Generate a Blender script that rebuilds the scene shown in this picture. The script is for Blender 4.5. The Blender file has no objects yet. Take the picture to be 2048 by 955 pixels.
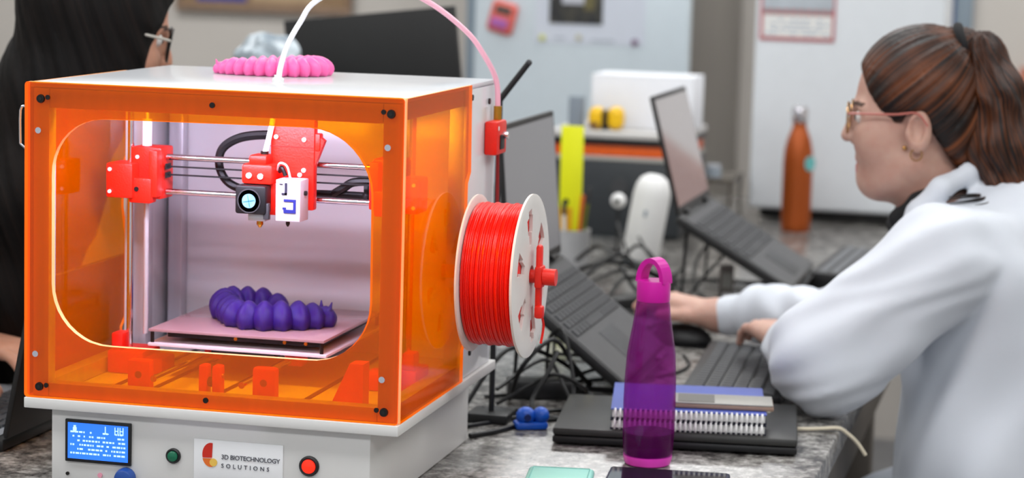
import bpy, bmesh, math, random
import numpy as np
from mathutils import Matrix, Vector, Euler, Quaternion

random.seed(7)
RNG = np.random.default_rng(7)
SC = bpy.context.scene
COL = SC.collection
PI = math.pi

# ------------------------------------------------------------------ camera
F_PX = 4687.48
YAW, PITCH, ROLL = -0.2346, 0.1272, 0.0286
CAM = Vector((1.209, -2.5736, 1.5779))
cd = bpy.data.cameras.new('camera')
cd.sensor_width = 36.0
cd.lens = F_PX / 2048 * 36.0
cd.clip_start = 0.05
cd.clip_end = 60
cam = bpy.data.objects.new('camera', cd)
COL.objects.link(cam)
fw = Vector((math.sin(YAW) * math.cos(PITCH), math.cos(YAW) * math.cos(PITCH), -math.sin(PITCH)))
rt = Vector((math.cos(YAW), -math.sin(YAW), 0))
up = rt.cross(fw)
r2 = math.cos(ROLL) * rt + math.sin(ROLL) * up
u2 = -math.sin(ROLL) * rt + math.cos(ROLL) * up
cam.matrix_world = Matrix(((r2.x, u2.x, -fw.x, CAM.x), (r2.y, u2.y, -fw.y, CAM.y), (r2.z, u2.z, -fw.z, CAM.z), (0, 0, 0, 1)))
cd.dof.use_dof = True
cd.dof.focus_distance = 2.78
cd.dof.aperture_fstop = 4.4
SC.camera = cam

# ------------------------------------------------------------------ world, exposure
SC.view_settings.view_transform = 'Standard'
SC.view_settings.look = 'None'
SC.view_settings.gamma = 1.0
SC.view_settings.use_curve_mapping = False
SC.view_settings.exposure = 0.2
w = bpy.data.worlds.new('world')
SC.world = w
w.use_nodes = True
w.node_tree.nodes['Background'].inputs[0].default_value = (0.86, 0.93, 1.0, 1)
w.node_tree.nodes['Background'].inputs[1].default_value = 0.54
CEIL_Z = 2.85
LAMPS = [(x, y) for y in (-2.6, -0.6, 1.6, 3.7) for x in (-1.7, 0.35, 2.2)]
LAMP_W = 14.0
LED_W = 2.8

# ------------------------------------------------------------------ materials
def lin(c):
    return tuple((x / 12.92 if x <= 0.04045 else ((x + 0.055) / 1.055) ** 2.4) for x in c)
def rgb(r, g, b):
    return lin((r / 255, g / 255, b / 255)) + (1,)
MATS = {}
def mat(name, col, rough=0.5, metal=0.0, spec=0.5, trans=0.0, ior=1.45, noise=0.0, nscale=30, bump=0.0, bscale=120,
        emit=None, estr=0.0, coat=0.0, stretch=None, col2=None, sss=0.0, sheen=0.0):
    if name in MATS: return MATS[name]
    m = bpy.data.materials.new(name); m.use_nodes = True
    nt = m.node_tree; p = nt.nodes['Principled BSDF']
    p.inputs['Base Color'].default_value = col
    p.inputs['Roughness'].default_value = rough
    p.inputs['Metallic'].default_value = metal
    p.inputs['Specular IOR Level'].default_value = spec
    p.inputs['Transmission Weight'].default_value = trans
    p.inputs['IOR'].default_value = ior
    p.inputs['Coat Weight'].default_value = coat
    if sheen: p.inputs['Sheen Weight'].default_value = sheen
    if sss:
        p.inputs['Subsurface Weight'].default_value = sss
        p.inputs['Subsurface Radius'].default_value = (0.012, 0.005, 0.003)
        p.inputs['Subsurface Scale'].default_value = 1.0
    if emit:
        p.inputs['Emission Color'].default_value = emit
        p.inputs['Emission Strength'].default_value = estr
    tc = None
    if noise or bump or col2:
        tc = nt.nodes.new('ShaderNodeTexCoord'); mp = nt.nodes.new('ShaderNodeMapping')
        nt.links.new(tc.outputs['Object'], mp.inputs[0])
        if stretch: mp.inputs['Scale'].default_value = stretch
    if noise or col2:
        n = nt.nodes.new('ShaderNodeTexNoise'); n.inputs['Scale'].default_value = nscale; n.inputs['Detail'].default_value = 5
        nt.links.new(mp.outputs[0], n.inputs['Vector'])
        r = nt.nodes.new('ShaderNodeValToRGB')
        c2 = col2 if col2 else tuple(x * (1 - noise) for x in col[:3]) + (1,)
        r.color_ramp.elements[0].color = c2; r.color_ramp.elements[0].position = 0.35
        r.color_ramp.elements[1].color = col; r.color_ramp.elements[1].position = 0.65
        nt.links.new(n.outputs['Fac'], r.inputs[0]); nt.links.new(r.outputs[0], p.inputs['Base Color'])
    if bump:
        n2 = nt.nodes.new('ShaderNodeTexNoise'); n2.inputs['Scale'].default_value = bscale; n2.inputs['Detail'].default_value = 3
        nt.links.new(mp.outputs[0], n2.inputs['Vector'])
        b = nt.nodes.new('ShaderNodeBump'); b.inputs['Strength'].default_value = bump; b.inputs['Distance'].default_value = 0.004
        nt.links.new(n2.outputs['Fac'], b.inputs['Height']); nt.links.new(b.outputs[0], p.inputs['Normal'])
    MATS[name] = m
    return m

def acrylic(name, tint, body, share=0.18, rough=0.06):
    """tinted clear sheet: mostly straight-through tinted light, a little body colour, fresnel gloss"""
    m = bpy.data.materials.new(name); m.use_nodes = True
    nt = m.node_tree
    for n in list(nt.nodes): nt.nodes.remove(n)
    out = nt.nodes.new('ShaderNodeOutputMaterial')
    tr = nt.nodes.new('ShaderNodeBsdfTransparent'); tr.inputs[0].default_value = tint
    df = nt.nodes.new('ShaderNodeBsdfDiffuse'); df.inputs[0].default_value = body
    tl = nt.nodes.new('ShaderNodeBsdfTranslucent'); tl.inputs[0].default_value = body
    gl = nt.nodes.new('ShaderNodeBsdfGlossy'); gl.inputs['Roughness'].default_value = rough
    m1 = nt.nodes.new('ShaderNodeMixShader'); m1.inputs[0].default_value = 0.5
    nt.links.new(df.outputs[0], m1.inputs[1]); nt.links.new(tl.outputs[0], m1.inputs[2])
    m2 = nt.nodes.new('ShaderNodeMixShader'); m2.inputs[0].default_value = share
    nt.links.new(tr.outputs[0], m2.inputs[1]); nt.links.new(m1.outputs[0], m2.inputs[2])
    lw = nt.nodes.new('ShaderNodeLayerWeight'); lw.inputs[0].default_value = 0.5
    pw = nt.nodes.new('ShaderNodeMath'); pw.operation = 'POWER'; pw.inputs[1].default_value = 4.0
    nt.links.new(lw.outputs['Facing'], pw.inputs[0])
    fr = nt.nodes.new('ShaderNodeMath'); fr.operation = 'MULTIPLY_ADD'; fr.inputs[1].default_value = 0.35; fr.inputs[2].default_value = 0.025
    nt.links.new(pw.outputs[0], fr.inputs[0])
    m3 = nt.nodes.new('ShaderNodeMixShader')
    nt.links.new(fr.outputs[0], m3.inputs[0]); nt.links.new(m2.outputs[0], m3.inputs[1]); nt.links.new(gl.outputs[0], m3.inputs[2])
    nt.links.new(m3.outputs[0], out.inputs[0])
    MATS[name] = m
    return m

# ------------------------------------------------------------------ mesh builder
def bevel_box(sx, sy, sz, bev, seg=2):
    bm = bmesh.new()
    bmesh.ops.create_cube(bm, size=1.0)
    bmesh.ops.scale(bm, vec=(sx, sy, sz), verts=bm.verts)
    if bev > 0:
        bmesh.ops.bevel(bm, geom=list(bm.edges), offset=bev, segments=seg, affect='EDGES', profile=0.5)
    bm.verts.index_update()
    v = [tuple(x.co) for x in bm.verts]; f = [[q.index for q in p.verts] for p in bm.faces]
    bm.free()
    return v, f

class B:
    def __init__(s):
        s.v = []; s.f = []; s.m = []
    def add(s, v, f, mi=0, M=None):
        o = len(s.v)
        if M is not None: v = [tuple(M @ Vector(p)) for p in v]
        s.v += [tuple(p) for p in v]; s.f += [[i + o for i in q] for q in f]; s.m += [mi] * len(f)
        return s
    def box(s, x0, x1, y0, y1, z0, z1, bev=0.0, mi=0, M=None, seg=2):
        v, f = bevel_box(abs(x1 - x0), abs(y1 - y0), abs(z1 - z0), bev, seg)
        c = ((x0 + x1) / 2, (y0 + y1) / 2, (z0 + z1) / 2)
        v = [(p[0] + c[0], p[1] + c[1], p[2] + c[2]) for p in v]
        return s.add(v, f, mi, M)
    def cbox(s, c, d, bev=0.0, mi=0, M=None, seg=2):
        return s.box(c[0] - d[0] / 2, c[0] + d[0] / 2, c[1] - d[1] / 2, c[1] + d[1] / 2, c[2] - d[2] / 2, c[2] + d[2] / 2, bev, mi, M, seg)
    def cyl(s, p0, p1, r0, r1=None, n=20, mi=0, M=None):
        r1 = r0 if r1 is None else r1
        p0 = Vector(p0); p1 = Vector(p1); q = (p1 - p0).to_track_quat('Z', 'Y')
        v = []; f = []
        for p, r in ((p0, r0), (p1, r1)):
            for i in range(n):
                a = 2 * PI * i / n
                v.append(tuple(p + q @ Vector((r * math.cos(a), r * math.sin(a), 0))))
        for i in range(n):
            j = (i + 1) % n
            f.append([i, j, n + j, n + i])
        f.append(list(range(n))[::-1]); f.append(list(range(n, 2 * n)))
        return s.add(v, f, mi, M)
    def lathe(s, prof, n=32, mi=0, M=None, caps=True):
        v = []; f = []
        for r, z in prof:
            for i in range(n):
                a = 2 * PI * i / n
                v.append((r * math.cos(a), r * math.sin(a), z))
        k = len(prof)
        for j in range(k - 1):
            for i in range(n):
                a = j * n + i; b = j * n + (i + 1) % n
                f.append([a, b, b + n, a + n])
        if caps:
            f.append(list(range(n))[::-1]); f.append([(k - 1) * n + i for i in range(n)])
        return s.add(v, f, mi, M)
    def tube(s, pts, r, n=8, mi=0, M=None, closed=False, sm=6):
        P = spline(pts, sm, closed) if sm else [Vector(p) for p in pts]
        k = len(P); v = []; f = []
        rr = r if callable(r) else (lambda t: r)
        t0 = (P[1] - P[0]).normalized()
        nrm = t0.orthogonal().normalized()
        for i in range(k):
            if closed: t = (P[(i + 1) % k] - P[i - 1])
            else: t = P[min(i + 1, k - 1)] - P[max(i - 1, 0)]
            if t.length < 1e-9: t = t0
            t = t.normalized()
            nrm = (nrm - t * nrm.dot(t))
            if nrm.length < 1e-6: nrm = t.orthogonal()
            nrm.normalize(); bn = t.cross(nrm)
            rad = rr(i / max(1, k - 1))
            for j in range(n):
                a = 2 * PI * j / n
                v.append(tuple(P[i] + nrm * (rad * math.cos(a)) + bn * (rad * math.sin(a))))
        for i in range(k if closed else k - 1):
            for j in range(n):
                a = i * n + j; b = i * n + (j + 1) % n
                c = ((i + 1) % k) * n + (j + 1) % n; d = ((i + 1) % k) * n + j
                f.append([a, b, c, d])
        if not closed:
            f.append(list(range(n))[::-1]); f.append([(k - 1) * n + j for j in range(n)])
        return s.add(v, f, mi, M)
    def prism(s, poly, z0, z1, mi=0, M=None):
        n = len(poly)
        v = [(x, y, z0) for x, y in poly] + [(x, y, z1) for x, y in poly]
        f = [list(range(n))[::-1], list(range(n, 2 * n))] + [[i, (i + 1) % n, n + (i + 1) % n, n + i] for i in range(n)]
        return s.add(v, f, mi, M)
    def ell(s, c, r, n=16, m=10, mi=0, M=None):
        v = [(c[0], c[1], c[2] - r[2])]; f = []
        for j in range(1, m):
            t = PI * j / m
            for i in range(n):
                a = 2 * PI * i / n
                v.append((c[0] + r[0] * math.sin(t) * math.cos(a), c[1] + r[1] * math.sin(t) * math.sin(a), c[2] - r[2] * math.cos(t)))
        v.append((c[0], c[1], c[2] + r[2])); top = len(v) - 1
        for i in range(n):
            f.append([0, 1 + (i + 1) % n, 1 + i])
            f.append([top, 1 + (m - 2) * n + i, 1 + (m - 2) * n + (i + 1) % n])
        for j in range(m - 2):
            for i in range(n):
                a = 1 + j * n + i; b = 1 + j * n + (i + 1) % n
                f.append([a, b, b + n, a + n])
        return s.add(v, f, mi, M)
    def ring_plate(s, outer, inner, y0, y1, mi=0, rim_out=1, rim_in=1, M=None):
        """plate with a hole in the XZ plane; outer/inner are equal-length (x,z) loops"""
        n = len(outer)
        v = [(x, y0, z) for x, z in outer] + [(x, y0, z) for x, z in inner] + [(x, y1, z) for x, z in outer] + [(x, y1, z) for x, z in inner]
        o = len(s.v)
        fs = []; ms = []
        for i in range(n):
            j = (i + 1) % n
            fs.append([i, j, n + j, n + i]); ms.append(mi)
            fs.append([2 * n + j, 2 * n + i, 3 * n + i, 3 * n + j]); ms.append(mi)
            fs.append([j, i, 2 * n + i, 2 * n + j]); ms.append(rim_out)
            fs.append([n + i, n + j, 3 * n + j, 3 * n + i]); ms.append(rim_in)
        if M is not None: v = [tuple(M @ Vector(p)) for p in v]
        s.v += v; s.f += [[i + o for i in q] for q in fs]; s.m += ms
        return s
    def mesh(s, name, mats, angle=35, smooth=True):
        me = bpy.data.meshes.new(name)
        me.from_pydata(s.v, [], s.f)
        for m in (mats if isinstance(mats, (list, tuple)) else [mats]): me.materials.append(m)
        me.polygons.foreach_set('material_index', s.m)
        if smooth:
            me.polygons.foreach_set('use_smooth', [True] * len(me.polygons))
            me.set_sharp_from_angle(angle=math.radians(angle))
        me.update()
        return me
    def obj(s, name, mats, parent=None, loc=(0, 0, 0), rot=(0, 0, 0), angle=35, smooth=True):
        return mkobj(name, s.mesh(name, mats, angle, smooth), parent, loc, rot)

def mkobj(name, me, parent=None, loc=(0, 0, 0), rot=(0, 0, 0)):
    o = bpy.data.objects.new(name, me)
    COL.objects.link(o)
    o.location = loc; o.rotation_euler = rot
    if parent is not None: o.parent = parent
    return o

def spline(pts, k=6, closed=False):
    P = [Vector(p) for p in pts]; n = len(P); out = []
    if n < 3 and not closed:
        return [P[0].lerp(P[1], i / k) for i in range(k + 1)]
    for i in range(n if closed else n - 1):
        if closed: a, b, c, d = P[i - 1], P[i], P[(i + 1) % n], P[(i + 2) % n]
        else: a, b, c, d = P[max(i - 1, 0)], P[i], P[i + 1], P[min(i + 2, n - 1)]
        for j in range(k):
            t = j / k
            out.append(0.5 * ((2 * b) + (c - a) * t + (2 * a - 5 * b + 4 * c - d) * t * t + (3 * b - a - 3 * c + d) * t ** 3))
    if not closed: out.append(P[-1])
    return out

def tag(o, label, cat, group=None):
    o['label'] = label; o['category'] = cat
    if group: o['group'] = group
    return o
def thing(name, label, cat, loc=(0, 0, 0), rz=0, group=None):
    o = bpy.data.objects.new(name, None); COL.objects.link(o)
    o.empty_display_size = 0.05
    o.location = loc; o.rotation_euler = (0, 0, rz)
    return tag(o, label, cat, group)
def struct(o, label=None):
    o['kind'] = 'structure'
    if label: o['label'] = label
    return o
def text_mesh(body, size, mats, spacing=1.0, extrude=0.0004, align='LEFT'):
    c = bpy.data.curves.new('lettering', 'FONT'); c.body = body; c.size = size; c.space_character = spacing
    c.extrude = extrude; c.align_x = align; c.resolution_u = 3
    o = bpy.data.objects.new('lettering', c); COL.objects.link(o)
    dg = bpy.context.evaluated_depsgraph_get()
    me = bpy.data.meshes.new_from_object(o.evaluated_get(dg))
    bpy.data.objects.remove(o); bpy.data.curves.remove(c)
    me.materials.clear(); me.materials.append(mats)
    return me

# ------------------------------------------------------------------ signed-distance modelling (organic shapes)
def smin(a, b, k):
    if k <= 0: return np.minimum(a, b)
    h = np.maximum(k - np.abs(a - b), 0) / k
    return np.minimum(a, b) - h * h * k * 0.25
def smax(a, b, k): return -smin(-a, -b, k)
def s_ell(P, c, r, R=None):
    q = P - np.array(c, np.float32)
    if R is not None: q = q @ np.array(R, np.float32)
    r = np.array(r, np.float32)
    k0 = np.sqrt(((q / r) ** 2).sum(1)); k1 = np.sqrt(((q / (r * r)) ** 2).sum(1)) + 1e-9
    return np.where(k0 < 1e-4, -r.min(), k0 * (k0 - 1) / k1)
def s_cap(P, a, b, ra, rb=None):
    rb = ra if rb is None else rb
    a = np.array(a, np.float32); b = np.array(b, np.float32)
    pa = P - a; ba = b - a
    h = np.clip((pa @ ba) / max(float(ba @ ba), 1e-9), 0, 1)
    return np.sqrt(((pa - h[:, None] * ba) ** 2).sum(1)) - (ra + (rb - ra) * h)
def s_chain(P, pts, rad, k=0.01):
    d = None
    for i in range(len(pts) - 1):
        e = s_cap(P, pts[i], pts[i + 1], rad[i], rad[i + 1])
        d = e if d is None else smin(d, e, k)
    return d
def sdf_mesh(fn, lo, hi, h, name, mats, assign=None, origin=(0, 0, 0), strand=None, passes=2):
    lo = np.array(lo, np.float32); hi = np.array(hi, np.float32)
    BS = 8
    nb = np.ceil((hi - lo) / (h * BS)).astype(int)
    n = nb * BS
    bi = np.stack(np.meshgrid(*[np.arange(k) for k in nb], indexing='ij'), -1).reshape(-1, 3)
    cen = lo + (bi * BS + (BS - 1) / 2) * h
    dc = fn(cen.astype(np.float32))
    act = np.abs(dc) < h * BS * 0.87 * 1.7 + 0.006
    F = np.repeat(np.repeat(np.repeat(dc.reshape(nb).astype(np.float32), BS, 0), BS, 1), BS, 2)
    off = np.stack(np.meshgrid(*[np.arange(BS)] * 3, indexing='ij'), -1).reshape(-1, 3)
    ab = bi[act]
    Fb = F.reshape(nb[0], BS, nb[1], BS, nb[2], BS)
    for s in range(0, len(ab), 400):
        q = ab[s:s + 400]
        P = (lo + ((q[:, None, :] * BS + off[None]) * h)).reshape(-1, 3).astype(np.float32)
        V = fn(P).reshape(-1, BS, BS, BS)
        Fb[q[:, 0], :, q[:, 1], :, q[:, 2], :] = V
    S = F < 0
    c = [S[i:n[0] - 1 + i, j:n[1] - 1 + j, k:n[2] - 1 + k] for i in (0, 1) for j in (0, 1) for k in (0, 1)]
    anyv = c[0].copy(); allv = c[0].copy()
    for q in c[1:]: anyv |= q; allv &= q
    ci = np.argwhere(anyv & ~allv)
    vid = np.full(tuple(n - 1), -1, np.int32); vid[ci[:, 0], ci[:, 1], ci[:, 2]] = np.arange(len(ci))
    cor = np.array([(i, j, k) for i in (0, 1) for j in (0, 1) for k in (0, 1)])
    val = np.stack([F[ci[:, 0] + a, ci[:, 1] + b, ci[:, 2] + d] for a, b, d in cor], 1)
    acc = np.zeros((len(ci), 3), np.float64); cnt = np.zeros(len(ci))
    for a in range(8):
        for b in range(a + 1, 8):
            if np.abs(cor[a] - cor[b]).sum() != 1: continue
            va, vb = val[:, a], val[:, b]; m = (va < 0) != (vb < 0)
            t = np.where(m, va / np.where(m, va - vb, 1), 0)
            acc += m[:, None] * (cor[a] + t[:, None] * (cor[b] - cor[a])); cnt += m
    V = lo + (ci + acc / np.maximum(cnt, 1)[:, None]) * h
    Q = []
    for ax in range(3):
        u, v = (ax + 1) % 3, (ax + 2) % 3
        sl = [slice(None)] * 3; sl2 = [slice(None)] * 3
        sl[ax] = slice(0, n[ax] - 1); sl2[ax] = slice(1, n[ax])
        A = S[tuple(sl)]; Bq = S[tuple(sl2)]
        e = np.argwhere(A != Bq)
        e = e[(e[:, u] > 0) & (e[:, v] > 0) & (e[:, u] < n[u] - 1) & (e[:, v] < n[v] - 1)]
        fl = A[e[:, 0], e[:, 1], e[:, 2]]
        ids = []
        for du, dv in ((1, 1), (0, 1), (0, 0), (1, 0)):
            k = e.copy(); k[:, u] -= du; k[:, v] -= dv
            ids.append(vid[k[:, 0], k[:, 1], k[:, 2]])
        q = np.stack(ids, 1)
        q[~fl] = q[~fl][:, ::-1]
        Q.append(q)
    Q = np.concatenate(Q); Q = Q[(Q >= 0).all(1)]
    # two light smoothing passes keep the surface free of voxel steps
    nv = len(V)
    for _ in range(passes):
        a = np.zeros((nv, 3)); cn = np.zeros(nv)
        for i in range(4):
            np.add.at(a, Q[:, i], V[Q[:, (i + 1) % 4]]); np.add.at(cn, Q[:, i], 1)
            np.add.at(a, Q[:, i], V[Q[:, (i + 3) % 4]]); np.add.at(cn, Q[:, i], 1)
        V = 0.5 * V + 0.5 * a / np.maximum(cn, 1)[:, None]
    me = bpy.data.meshes.new(name)
    me.vertices.add(nv); me.vertices.foreach_set('co', (V - np.array(origin)).astype(np.float32).ravel())
    me.loops.add(len(Q) * 4); me.loops.foreach_set('vertex_index', Q.astype(np.int32).ravel())
    me.polygons.add(len(Q)); me.polygons.foreach_set('loop_start', np.arange(0, len(Q) * 4, 4, dtype=np.int32))
    me.polygons.foreach_set('loop_total', np.full(len(Q), 4, np.int32))
    for m in (mats if isinstance(mats, (list, tuple)) else [mats]): me.materials.append(m)
    me.update(calc_edges=True)
    me.polygons.foreach_set('use_smooth', np.ones(len(Q), bool))
    if assign is not None:
        me.polygons.foreach_set('material_index', assign(V[Q].mean(1)).astype(np.int32))
    if strand is not None:
        at = me.attributes.new('strand', 'FLOAT', 'POINT'); at.data.foreach_set('value', strand(V).astype(np.float32))
    me.update()
    return me

# ------------------------------------------------------------------ common materials
M_white = mat('white_painted_metal', rgb(222, 224, 228), 0.18, spec=0.5, noise=0.02, nscale=8)
M_base = mat('white_satin_acrylic', rgb(214, 213, 211), 0.4, spec=0.4, noise=0.02, nscale=8)
M_whiteplastic = mat('white_plastic', rgb(232, 232, 232), 0.4)
M_alu = mat('brushed_aluminium', rgb(206, 206, 212), 0.36, 0.45, stretch=(1, 1, 0.05), noise=0.12, nscale=80)
M_chrome = mat('polished_steel', rgb(225, 222, 228), 0.12, 1.0, noise=0.04, nscale=60)
M_darkmetal = mat('dark_metal', rgb(52, 48, 46), 0.35, 0.8, noise=0.2, nscale=50)
M_brass = mat('brass', rgb(205, 150, 60), 0.3, 1.0, noise=0.1, nscale=80)
M_red = mat('red_printed_plastic', rgb(236, 34, 16), 0.42, noise=0.1, nscale=60, bump=0.12, bscale=420)
M_redfil = mat('red_filament', rgb(240, 26, 12), 0.26, spec=0.6, noise=0.08, nscale=20)
M_black = mat('black_plastic', rgb(22, 22, 24), 0.45, noise=0.2, nscale=80)
M_blacksatin = mat('black_satin_shell', rgb(30, 30, 31), 0.4, noise=0.15, nscale=30)
M_darkgrey = mat('dark_grey_plastic', rgb(62, 63, 66), 0.5, noise=0.12, nscale=60)
M_cable = mat('black_rubber', rgb(16, 16, 18), 0.5, noise=0.2, nscale=90)
M_acryl = acrylic('orange_acrylic_sheet', lin((1.0, 0.83, 0.12)) + (1,), lin((1.0, 0.52, 0.0)) + (1,), 0.30)
M_edge = mat('orange_acrylic_edge_glow', lin((1.0, 0.74, 0.50)) + (1,), 0.25, noise=0.06, nscale=40, emit=lin((1.0, 0.54, 0.26)) + (1,), estr=0.35)  # fluorescent edge glow put in as pale colour and weak emission
M_glassbed = mat('build_plate_pink_reflection', rgb(172, 136, 142), 0.12, spec=0.6, noise=0.05, nscale=18)  # pink of the reflection is put into the plate's base colour
M_bedglass = acrylic('clear_plate_edge', lin((0.93, 0.85, 0.9)) + (1,), lin((0.9, 0.75, 0.85)) + (1,), 0.25)

def granite():
    m = bpy.data.materials.new('grey_granite'); m.use_nodes = True
    nt = m.node_tree; p = nt.nodes['Principled BSDF']
    tc = nt.nodes.new('ShaderNodeTexCoord')
    v = nt.nodes.new('ShaderNodeTexVoronoi'); v.inputs['Scale'].default_value = 150
    n = nt.nodes.new('ShaderNodeTexNoise'); n.inputs['Scale'].default_value = 55; n.inputs['Detail'].default_value = 6; n.inputs['Roughness'].default_value = 0.7
    n2 = nt.nodes.new('ShaderNodeTexNoise'); n2.inputs['Scale'].default_value = 14; n2.inputs['Detail'].default_value = 4
    for q in (v, n, n2): nt.links.new(tc.outputs['Object'], q.inputs['Vector'])
    r = nt.nodes.new('ShaderNodeValToRGB')
    e = r.color_ramp.elements
    e[0].position = 0.34; e[0].color = rgb(56, 53, 51)
    e[1].position = 0.66; e[1].color = rgb(176, 174, 170)
    x = e.new(0.47); x.color = rgb(106, 103, 100)
    x = e.new(0.55); x.color = rgb(140, 137, 133)
    mx = nt.nodes.new('ShaderNodeMath'); mx.operation = 'ADD'
    sb = nt.nodes.new('ShaderNodeMath'); sb.operation = 'MULTIPLY_ADD'; sb.inputs[1].default_value = 0.35; sb.inputs[2].default_value = -0.17
    nt.links.new(n2.outputs['Fac'], sb.inputs[0])
    nt.links.new(n.outputs['Fac'], mx.inputs[0]); nt.links.new(sb.outputs[0], mx.inputs[1])
    nt.links.new(mx.outputs[0], r.inputs[0])
    r2 = nt.nodes.new('ShaderNodeValToRGB')
    r2.color_ramp.elements[0].position = 0.0; r2.color_ramp.elements[0].color = (0.25, 0.23, 0.22, 1)
    r2.color_ramp.elements[1].position = 0.35; r2.color_ramp.elements[1].color = (1, 1, 1, 1)
    nt.links.new(v.outputs['Color'], r2.inputs[0])
    mm = nt.nodes.new('ShaderNodeMix'); mm.data_type = 'RGBA'; mm.blend_type = 'MULTIPLY'; mm.inputs[0].default_value = 0.8
    nt.links.new(r.outputs[0], mm.inputs[6]); nt.links.new(r2.outputs[0], mm.inputs[7])
    nt.links.new(mm.outputs[2], p.inputs['Base Color'])
    p.inputs['Roughness'].default_value = 0.22
    return m
M_granite = granite()

# ------------------------------------------------------------------ room
M_wall = mat('beige_wall_paint', rgb(206, 200, 193), 0.7, noise=0.05, nscale=3, bump=0.05, bscale=90)
M_floor = mat('grey_vinyl_floor', rgb(120, 120, 122), 0.45, noise=0.15, nscale=12)
M_ceil = mat('ceiling_white', rgb(235, 235, 232), 0.8, noise=0.03, nscale=10)
M_bluetrim = mat('blue_paint', rgb(22, 60, 120), 0.4, noise=0.1, nscale=8)
M_greytrim = mat('grey_blue_paint', rgb(138, 152, 164), 0.45, noise=0.06, nscale=8)
X0, X1, Y0, Y1 = -3.6, 3.6, -4.6, 5.0
struct(B().box(X0, X1, Y0, Y1, -0.06, 0.0).obj('floor', M_floor), 'grey vinyl floor of the laboratory')
struct(B().box(X0, X1, Y0, Y1, CEIL_Z, CEIL_Z + 0.06).obj('ceiling', M_ceil), 'white ceiling with light panels')
struct(B().box(X0, X1, Y1, Y1 + 0.1, 0, CEIL_Z).obj('wall_back', M_wall), 'beige wall behind the benches')
struct(B().box(X0 - 0.1, X0, Y0, Y1, 0, CEIL_Z).obj('wall_left', M_wall), 'beige wall on the left')
struct(B().box(X1, X1 + 0.1, Y0, Y1, 0, CEIL_Z).obj('wall_right', M_wall), 'beige wall on the right')
struct(B().box(0.782, 0.822, 4.95, 4.999, 0.001, CEIL_Z - 0.001).obj('trim_1', M_bluetrim), 'dark blue painted upright on the back wall')
struct(B().box(0.823, 0.876, 4.96, 4.999, 0.001, CEIL_Z - 0.001).obj('trim_2', M_greytrim), 'grey-blue painted upright beside the dark blue one')
M_lamp = mat('lamp_diffuser', rgb(255, 255, 255), 0.6, emit=(1, 0.97, 0.93, 1), estr=3.0, noise=0.02, nscale=5)
for i, (lx, ly) in enumerate(LAMPS):
    t = thing('ceiling_light', 'flat white panel light on the ceiling', 'ceiling light', (lx, ly, CEIL_Z), 0, 'panel lights on the ceiling')
    B().box(-0.61, 0.61, -0.31, 0.31, -0.03, -0.001, 0.004).obj('lamp_frame', M_whiteplastic, t)
    B().box(-0.585, 0.585, -0.285, 0.285, -0.034, -0.0305).obj('diffuser', M_lamp, t)
    ld = bpy.data.lights.new('panel_light', 'AREA'); ld.shape = 'RECTANGLE'; ld.size = 1.17; ld.size_y = 0.57
    ld.energy = LAMP_W; ld.color = (0.955, 0.98, 1.0)
    lo = bpy.data.objects.new('panel_light', ld); COL.objects.link(lo); lo.location = (0, 0, -0.04); lo.parent = t

# ------------------------------------------------------------------ bench
T = 0.90
bench = thing('lab_bench', 'long lab bench with a speckled grey granite top', 'bench', (0.25, 1.7, 0))
M_apron = mat('brown_grey_bench_side', rgb(92, 86, 80), 0.6, noise=0.12, nscale=14)
B().box(-0.66, 0.66, -2.05, 2.03, 0.862, 0.90, 0.004).obj('granite_top', M_granite, bench)
B().box(-0.60, 0.645, -2.0, 2.0, 0.765, 0.8615, 0.003).obj('apron', M_apron, bench)
B().box(-0.40, 0.36, -1.98, 1.98, 0.06, 0.7645, 0.003).obj('cabinet_row', mat('dark_grey_cabinets', rgb(70, 68, 68), 0.6, noise=0.08), bench)
B().box(-0.38, 0.33, -1.96, 1.96, 0.001, 0.0595).obj('plinth', M_black, bench)
for sx in (-0.56, 0.60):
    for sy in (-1.95, 0, 1.95):
        B().box(sx - 0.03, sx + 0.03, sy - 0.03, sy + 0.03, 0.001, 0.7645, 0.002).obj('leg', M_apron, bench)

# ------------------------------------------------------------------ 3D printer
W, D, H, ZP = 0.462, 0.438, 0.379, 0.114
pr = thing('desktop_printer', 'boxy white desktop machine with orange acrylic front and sides, on a white control base', 'machine', (0, 0, T + 0.0005))
def bx(name, m, x0, x1, y0, y1, z0, z1, bev=0.0, parent=None, off=ZP):
    return B().box(x0, x1, y0, y1, z0 + off, z1 + off, bev).obj(name, m, parent or pr)
base = bx('base', M_base, .027, .430, .004, .458, -ZP, -.0135, .002)
bx('base_plate', M_base, -.003, W + .005, -.010, .456, -.013, 0, .0015)
bx('top_panel', M_white, 0, W, .0005, D, H - .006, H, .0015)
bx('back_panel', M_white, 0, W, D - .006, D, 0.0005, H - .0065, .001)
for nm, a, b in (('side_panel', 0, .004), ('side_panel', W - .004, W)):
    bx(nm, M_white, a, b, .288, D - .0065, .0005, H - .0065, .0008)
# small screws on the right white panel
for (y, z) in ((.31, .362), (.40, .352), (.33, .03), (.42, .03)):
    B().cyl((W, y, z + ZP), (W + .002, y, z + ZP), .004, n=10).obj('screw', M_darkmetal, pr)
# aluminium frame bars behind the orange sheets
for a, b in ((.004, .024), (W - .024, W - .004)):
    bx('frame_bar', M_alu, a, b, .0015, .0215, .0005, H - .0068, .001)
    bx('frame_bar', M_alu, a, b, .022, .287, .0005, .0195, .001)
    bx('frame_bar', M_alu, a, b, .022, .287, H - .027, H - .0068, .001)
bx('frame_bar', M_alu, .0245, W - .0245, .0015, .0215, H - .030, H - .0068, .001)
bx('frame_bar', M_alu, .0245, W - .0245, .0015, .0215, .0005, .0175, .001)
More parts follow.
